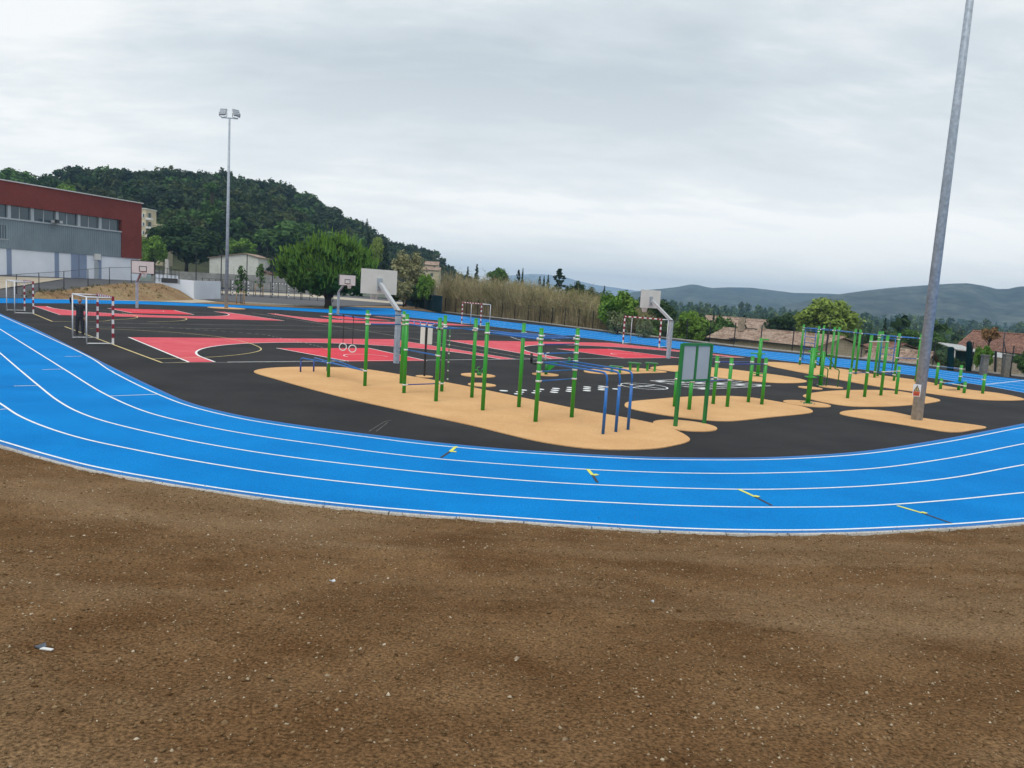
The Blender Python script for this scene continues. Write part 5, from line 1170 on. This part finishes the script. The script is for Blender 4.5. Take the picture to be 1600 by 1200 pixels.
for k, (a, b, lab) in enumerate((((363, 460.3), (388, 461.5), 'white far goal behind the ball court fence, left one'), ((426, 463), (451, 464.4), 'white far goal behind the ball court fence, right one'))):
    A_, B_ = G(*a), G(*b); wg = thing('far_goal', lab, 'goal', (A_ + B_) / 2, math.atan2((B_ - A_).y, (B_ - A_).x), 'white goals in the ball court'); hw = (B_ - A_).length / 2
    for s in (-1, 1):
        po = part('goal_post', 'white_paint', wg, lambda m: m.box((s * hw, 0, 1.05), (.14, .14, 2.1)), False)
        for z in (.3, .75, 1.2, 1.65): part('dark_band', 'dark_steel', po, lambda m: m.box((s * hw, 0, z), (.15, .15, .2)), False)
    cb = part('crossbar', 'white_paint', wg, lambda m: m.box((0, 0, 2.17), (2 * hw + .14, .14, .14)), False)
    for x in range(-2, 3): part('dark_band', 'dark_steel', cb, lambda m: m.box((x * hw * .38, 0, 2.17), (.2, .15, .15)), False)
# white shed
sh_ = thing('white_shed', 'white gabled shed above the grey wall', 'building', at(365, 436, 192)); b = at(365, 436, 192)
sx0, sx1 = at(327, 436, 192).x - b.x, at(403, 436, 192).x - b.x; ze = at(327, 403, 192).z - b.z; zr_ = at(385, 396.5, 192).z - b.z; ze2 = at(403, 403, 192).z - b.z
part('wall', 'pale_wall', sh_, lambda m: m.add([(sx0, 0, -3), (sx1, 0, -3), (sx1, 0, ze2), (sx1 * .45, 0, zr_), (sx0, 0, ze), (sx0, 9, -3), (sx1, 9, -3), (sx1, 9, ze2), (sx1 * .45, 9, zr_), (sx0, 9, ze)], [(0, 1, 2, 3, 4), (9, 8, 7, 6, 5), (1, 6, 7, 2), (5, 0, 4, 9)]), False)
part('roof', 'tile_pink', sh_, lambda m: (m.slab([(sx0 - .4, -.4, ze + .1), (sx1 * .45, -.4, zr_ + .15), (sx1 * .45, 9.4, zr_ + .15), (sx0 - .4, 9.4, ze + .1)], .12), m.slab([(sx1 * .45, -.4, zr_ + .15), (sx1 + .4, -.4, ze2 + .1), (sx1 + .4, 9.4, ze2 + .1), (sx1 * .45, 9.4, zr_ + .15)], .12)), False)
part('wall_panel_joint', 'kerb', sh_, lambda m: [m.box((sx0 + (sx1 - sx0) * k / 6, -.03, ze * .4 - 1), (.06, .06, ze)) for k in range(1, 6)] and None, False)
lb = at(412, 432, 195); ls = thing('low_shed', 'low brown tiled lean-to right of the white shed', 'building', lb); part('wall', 'stone_wall', ls, lambda m: m.box((0, 1.5, -.5), (3.2, 3, 2.6)), False); part('roof', 'tile_red', ls, lambda m: m.slab([(-1.9, -.3, 1.9), (1.9, -.3, .8), (1.9, 3.3, .8), (-1.9, 3.3, 1.9)], .12), False)
# sapling with stakes beside the track
tp = G(377, 475.6); plant('sapling', 'young_tree', 'young tree tied between wooden stakes beside the left mast', tp, scale=(1.25, 1.25, 1.25)); stk = thing('tree_stakes', 'frame of wooden stakes round the young tree', 'stakes', tp)
for sx, sy in ((-.45, -.3), (.45, -.3), (0, .5)): part('stake', 'wood_stake', stk, lambda m: m.tube([(sx, sy, 0), (sx, sy, 1.5)], .045, 8))
part('rail', 'wood_stake', stk, lambda m: m.box((0, -.3, 1.42), (1.0, .05, .12)), False)
tp2 = G(406, 463.5); plant('sapling', 'young_tree', 'second young tree farther back by the ball court', tp2, scale=(1.5, 1.5, 1.5)); stk2 = thing('tree_stakes', 'wooden stakes round the farther young tree by the ball court', 'stakes', tp2)
for sx in (-.6, .6): part('stake', 'wood_stake', stk2, lambda m: m.tube([(sx, -.3, 0), (sx, -.3, 1.8)], .06, 6))
part('rail', 'wood_stake', stk2, lambda m: m.box((0, -.3, 1.75), (1.3, .06, .14)), False)
# apartment block behind the gym corner
ap = at(221, 400, 198); ab = thing('apartment_block', 'cream apartment block with balconies behind the gym corner', 'building', ap); ab.scale = (.70, .70, .70)
part('wall', 'cream_wall', ab, lambda m: (m.box((-1.4, 4, 6.5), (6, 8, 21)), m.box((4.4, 5.5, 4.5), (5.6, 8, 15))), False)
for k in range(5):
    z = 14.6 - k * 3.1; f_ = part('window', 'off_white', ab, lambda m: m.box((.55, -.06, z), (1.15, .16, 1.5)), False); part('pane', 'glass_dark', f_, lambda m: m.box((.75, -.15, z), (.55, .04, 1.2)), False)
    bb = part('balcony', 'off_white', ab, lambda m: m.box((2.5, .8, z - 1.1), (1.8, 2.0, .75)), False); part('balcony_opening', 'glass_dark', bb, lambda m: m.box((2.3, 1.46, z + .2), (1.0, .1, 1.7)), False)
part('roof_edge', 'off_white', ab, lambda m: m.box((-1.4, 4, 17.1), (6.5, 8.5, .3)), False)

# ---- houses
def house(name, label, E1, E2, ridge_z, run, ground_z, wall, roof, col=.24, windows=(), chimney=None, overhang=.35, cat='house', parts=None):
    """near eave from E1 (left) to E2 (right); the ridge lies 'run' metres behind, parallel to it"""
    d = Vector((E2.x - E1.x, E2.y - E1.y, 0)); Ln = d.length; d.normalize(); n_ = Vector((-d.y, d.x, 0)); ez = (E1.z + E2.z) / 2
    o = Vector((E1.x, E1.y, 0)); t = thing(name, label, cat, Vector((E1.x, E1.y, ground_z)), math.atan2(d.y, d.x)); H_ = ez - ground_z; RZ = ridge_z - ground_z; W_ = 2 * run
    part('wall', wall, t, lambda m: m.add([(0, 0, -1), (Ln, 0, -1), (Ln, W_, -1), (0, W_, -1), (0, 0, H_), (Ln, 0, H_), (Ln, W_, H_), (0, W_, H_), (0, run, RZ), (Ln, run, RZ)], [(0, 1, 5, 4), (1, 2, 6, 9, 5), (2, 3, 7, 6), (3, 0, 4, 8, 7)]), False)
    sl = (RZ - H_) / run
    for side in (0, 1):
        def rf(m):   # barrel tiles: columns running down the slope
            nc = max(4, int((Ln + 2 * overhang) / col)); vs = []; fs = []; K = 4; rows = 9
            xs_ = [(-overhang + (Ln + 2 * overhang) * i / (nc * K), .055 * abs(math.sin(math.pi * i / K))) for i in range(nc * K + 1)]
            for r_ in range(rows + 1):
                y = -overhang + (run + overhang) * r_ / rows
                for x_, b_ in xs_: vs.append((x_, y if side == 0 else W_ - y, H_ + .12 + sl * y + b_ + (.03 if r_ % 2 else 0)))
            w_ = len(xs_)
            for r_ in range(rows):
                for i in range(w_ - 1): q = (r_ * w_ + i, r_ * w_ + i + 1, (r_ + 1) * w_ + i + 1, (r_ + 1) * w_ + i); fs.append(q if side == 0 else q[::-1])
            m.add(vs, fs)
        r_o = part('roof_slope', roof, t, rf, False)
        part('eave_board', 'dark_steel', r_o, lambda m: m.box((Ln / 2, -overhang + .04 if side == 0 else W_ + overhang - .04, H_ + .06 - sl * overhang), (Ln + 2 * overhang, .10, .10)), False)
    part('ridge_cap', roof, t, lambda m: m.tube([(-overhang, run, RZ + .16), (Ln + overhang, run, RZ + .16)], .13, 8), False)
    for (face, a, z, w_, h_) in windows:   # face f: front wall, r: right gable, l: left gable
        if face == 'f': c_, dm = (a, -.01, z), (w_, .08, h_)
        elif face == 'r': c_, dm = (Ln + .01, a, z), (.08, w_, h_)
        else: c_, dm = (-.01, a, z), (.08, w_, h_)
        f_ = part('window', 'stone_wall', t, lambda m: m.box(c_, tuple(v + (.14 if k_ != (1 if face == 'f' else 0) else 0) for k_, v in enumerate(dm))), False); part('pane', 'glass_dark' if h_ < 1.5 else 'black_steel', f_, lambda m: m.box(Vector(c_) + Vector((0, -.012, 0) if face == 'f' else ((.012 if face == 'r' else -.012), 0, 0)), dm), False)
    if chimney: part('chimney', wall, t, lambda m: m.box(chimney, (.55, .55, 1.5)), False)
    return t
E1, E2 = at(1146, 531.5, 84), at(1272, 540.5, 76); ez = (E1.z + E2.z) / 2; E1.z = E2.z = ez
house('farmhouse', 'long farmhouse with mottled pink tiled roof beyond the fence', E1, E2, ez + .95, 4.6, -5.2, 'beige_render', 'tile_pink', windows=(('r', 3.0, 3.4, 1.0, 1.5), ('f', 2, 2.0, .9, 1.1)))
E1, E2 = at(1108, 532, 86), at(1150, 528, 84); E1.z = E2.z = (E1.z + E2.z) / 2
house('farm_annex', 'low stone annex with pale roof left of the farmhouse', E1, E2, E1.z + .95, 4.0, -5.0, 'stone_wall', 'tile_pink', chimney=(2.2, 3.2, 6.3))
E1, E2 = at(1347, 571, 60), at(1432, 575, 57.5); E1.z = E2.z = (E1.z + E2.z) / 2
house('tiled_outbuilding', 'low outbuilding with pale tiled roof behind the climbing rig', E1, E2, E1.z + 1.05, 3.6, -4.6, 'beige_render', 'tile_pink')
E1, E2 = at(1497, 543, 73), at(1625, 557, 68); E1.z = E2.z = (E1.z + E2.z) / 2
house('stone_house', 'stone house with long red tiled roof and gable, far right', E1, E2, E1.z + 1.5, 4.2, -4.6, 'stone_wall', 'tile_red', windows=(('l', 3.2, 2.4, .8, .9), ('l', 4.4, 3.9, .7, .7), ('f', 3, 2.6, 1.0, 1.2)))
for x0, y0, x1, y1, Y, rise, lab, rf_ in ((1098, 505, 1150, 508, 165, 1.4, 'pink roofed village house, left of the group', 'tile_pink'), (1135, 511, 1184, 513, 155, 1.3, 'pink roofed village house in the middle of the group', 'tile_pink'), (1158, 510, 1192, 512, 180, 1.6, 'pale fronted village house, right of the group', 'tile_pink'), (1330, 546, 1368, 549, 85, .8, 'small tiled roof between farmhouse and climbing rig', 'tile_red')):
    E1, E2 = at(x0, y0, Y), at(x1, y1, Y - 3); E1.z = E2.z = (E1.z + E2.z) / 2
    house('village_house', lab, E1, E2, E1.z + rise, 4.0, E1.z - 4.5, 'cream_wall', rf_, col=.4, windows=(('f', 1.6, 2.6, .9, 1.2), ('f', 4.2, 2.6, .9, 1.2)))
E1, E2 = at(654, 420.5, 285), at(686, 423.5, 285); E1.z = E2.z = (E1.z + E2.z) / 2
house('hill_house', 'pink roofed house on the slope above the reeds', E1, E2, E1.z + 1.0, 4.0, E1.z - 5, 'cream_wall', 'tile_pink', col=.5, windows=(('f', 2, 3.4, .9, 1.2), ('f', 5, 3.4, .9, 1.2)))
E1, E2 = at(664, 413, 296), at(684, 415, 296); E1.z = E2.z = (E1.z + E2.z) / 2
house('hill_tower_house', 'beige upper house behind the pink roof on the slope', E1, E2, E1.z + 1.2, 3.0, E1.z - 5, 'cream_wall', 'cream_wall' if False else 'tile_pink', col=.5, windows=(('f', 3.6, 4.2, .6, .8),))
# carport, pillars and posts by the stone house
MATS['off_white_dull'] = mat('off_white_dull', (0.42, 0.43, 0.42), 0.6, var=0.1, scale=2)
cp = thing('carport', 'pale roofed carport with dark green sides by the stone house', 'shed', at(1507, 572, 58)); part('roof', 'off_white_dull', cp, lambda m: m.slab([(-.9, -.2, 1.25), (.9, -.2, 1.15), (.9, 2.4, 1.5), (-.9, 2.4, 1.6)], .07), False)
part('side_panel', 'screen_cloth', cp, lambda m: (m.box((0, .3, .55), (1.5, .05, 1.1)),), False)
for s in (-1, 1): part('leg', 'off_white', cp, lambda m: m.box((s * .8, .1, .3), (.08, .08, 1.75)), False)
cp2 = thing('awning', 'white awning below the red roof at the right edge', 'awning', at(1572, 560, 62)); part('sheet', 'off_white_dull', cp2, lambda m: m.slab([(-2.2, 0, .2), (1.8, -.4, -.15), (1.8, 1.4, .25), (-2.2, 1.6, .6)], .05), False)
for s in (-2.0, 1.6): part('leg', 'light_steel', cp2, lambda m: m.tube([(s, .1, -2.0), (s, .1, .05)], .04, 8))
for x, y0, y1, w_, mt, lab in ((1486, 542, 573, .42, 'screen_cloth', 'thick dark green column beside the stone gable'), (1514.5, 533, 581, .36, 'screen_cloth', 'dark green column right of the carport'), (1556, 548, 587, .16, 'black_steel', 'slim black post between the two stone pillars')):
    b_, t_ = at(x, y1, 51), at(x, y0, 51); b_.z -= .5; o_ = MB(); o_.tube([b_, b_.lerp(t_, .96), t_], [w_ / 2, w_ / 2 * .9, w_ / 2 * .5], 10); tag(o_.obj('dark_column' if mt == 'screen_cloth' else 'slim_post', mt), lab, 'post')
for x, y0, y1, lab in ((1535.5, 556, 587, 'weathered stone pillar left of the black post'), (1569.5, 555, 590, 'weathered stone pillar right of the black post')):
    b_, t_ = at(x, y1, 48), at(x, y0, 48); sp_ = thing('stone_pillar', lab, 'pillar', b_); hh = t_.z - b_.z; part('shaft', 'pillar_stone', sp_, lambda m: m.box((0, 0, hh / 2 - .25), (.34, .34, hh + .5)), False); part('capstone', 'pillar_stone', sp_, lambda m: m.box((0, 0, hh + .04), (.40, .40, .08)), False)
af = thing('a_frame_pylon', 'dark steel A-frame pylon behind the right pillar', 'pylon', at(1577, 589, 49)); ht = at(1572, 517, 49) - at(1577, 589, 49)
for s in (-.42, .3): part('leg', 'dark_steel', af, lambda m: m.tube([(s - .05, 0, -.4), (ht.x, .1, ht.z * .78), (ht.x, .1, ht.z)], .035, 6))
for t_ in (.45, .62): part('brace', 'dark_steel', af, lambda m: m.tube([Vector((-.45, 0, 0)).lerp(Vector((ht.x, .1, ht.z * .78)), t_), Vector((.28, 0, 0)).lerp(Vector((ht.x, .1, ht.z * .78)), t_)], .022, 6))

# ---- valley woods, far hills
rng = np.random.default_rng(19); VP = [small_proto('round', 8, 9, .2, 130, .85, 41), small_proto('round', 7, 8, .2, 120, .85, 42), small_proto('poplar', 10, 5, .2, 110, .8, 43), small_proto('cone', 9, 4.5, .2, 100, .7, 44)]
pts = []
while len(pts) < 2300:
    x = rng.uniform(690, 1680); Y = 125 + 1250 * rng.random() ** 1.25; p = at(x, 480, Y); s = (p.x - F0.x) * U.x + (p.y - F0.y) * U.y
    if s < 25: continue
    if Y < 230 and 1085 < x < 1200: continue
    if Y < 180 and rng.random() < .5: continue
    pts.append((Vector((p.x, p.y, TZ(p.x, p.y) - .5)), (.75 + .55 * min(1, Y / 700)) * (1 if Y < 600 else 1.25)))
forest('valley_woods', pts, VP, 'woods filling the valley between the village and the far hills', ['leaf_valley', 'leaf_dark', 'leaf_valley_light', 'leaf_pine_light', 'leaf_valley'], 9, (.7, 1.25))
def far_range(name, prof, Y, depth, zfoot, material, amp, rows=14, step=6):
    xs_ = np.arange(prof[0][0], prof[-1][0] + 1, step); vs = []; fs = []
    for x in xs_:
        y = float(np.interp(x, [p[0] for p in prof], [p[1] for p in prof]))
        for j in range(rows):
            t = j / (rows - 1); Yj = Y - depth * (1 - t) if t <= 1 else Y; top = at(x, y, Y).z; q = at(x, y, Yj)
            z = zfoot + (top - zfoot) * (t ** .9); nz = mnoise.fractal(Vector((q.x * .004, Yj * .004, 5)), 1.0, 2.0, 5) * amp * math.sin(math.pi * t) + mnoise.noise(Vector((q.x * .03, Yj * .03, 1))) * amp * .10 * (1 if t < 1 else .25)
            vs.append((q.x, Yj, z + nz))
        q = at(x, y, Y + depth * .6); vs.append((q.x, Y + depth * .6, zfoot))
    R_ = rows + 1
    for i in range(len(xs_) - 1):
        for j in range(R_ - 1): fs.append((i * R_ + j, i * R_ + j + 1, (i + 1) * R_ + j + 1, (i + 1) * R_ + j))
    o = npmesh(name, vs, fs, material); o.data.polygons.foreach_set('use_smooth', np.ones(len(fs), bool)); return struct(o)
far_range('far_hills', [(940, 475), (985, 457), (1010, 453), (1035, 451), (1060, 448), (1078, 444.5), (1088, 444.5), (1098, 447), (1112, 450), (1140, 448.8), (1175, 449.5), (1215, 454.5), (1240, 457.5), (1300, 459), (1340, 462), (1400, 470), (1500, 490)], 2500, 700, -17, 'far_hill', 12)
far_range('near_right_hills', [(1150, 492), (1230, 476), (1290, 463), (1330, 457), (1370, 452), (1400, 449), (1450, 445.5), (1490, 443), (1512, 442.5), (1535, 446), (1558, 451.5), (1575, 451.5), (1590, 448), (1610, 446.5), (1680, 446), (1800, 452)], 1700, 420, -17, 'far_hill', 12)
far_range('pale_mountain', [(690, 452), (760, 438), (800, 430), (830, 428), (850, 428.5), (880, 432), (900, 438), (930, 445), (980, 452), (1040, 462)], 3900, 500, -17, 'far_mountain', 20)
# haze in the valley air
hb = MB(); hb.box((0, 1900, 38), (5600, 5200, 2 * 86)); hzo = hb.obj('haze', 'kerb'); hzo.data.materials.clear()
hm = bpy.data.materials.new('haze'); hm.use_nodes = True; t = hm.node_tree; t.nodes.clear(); ho = t.nodes.new('ShaderNodeOutputMaterial'); pv = t.nodes.new('ShaderNodeVolumePrincipled')
pv.inputs['Color'].default_value = (0.42, 0.68, 1.0, 1); pv.inputs['Density'].default_value = 0.00026; pv.inputs['Anisotropy'].default_value = 0.65
t.links.new(pv.outputs[0], ho.inputs['Volume']); hzo.data.materials.append(hm); stuff(hzo, 'pale bluish haze in the air over the valley', 'haze')
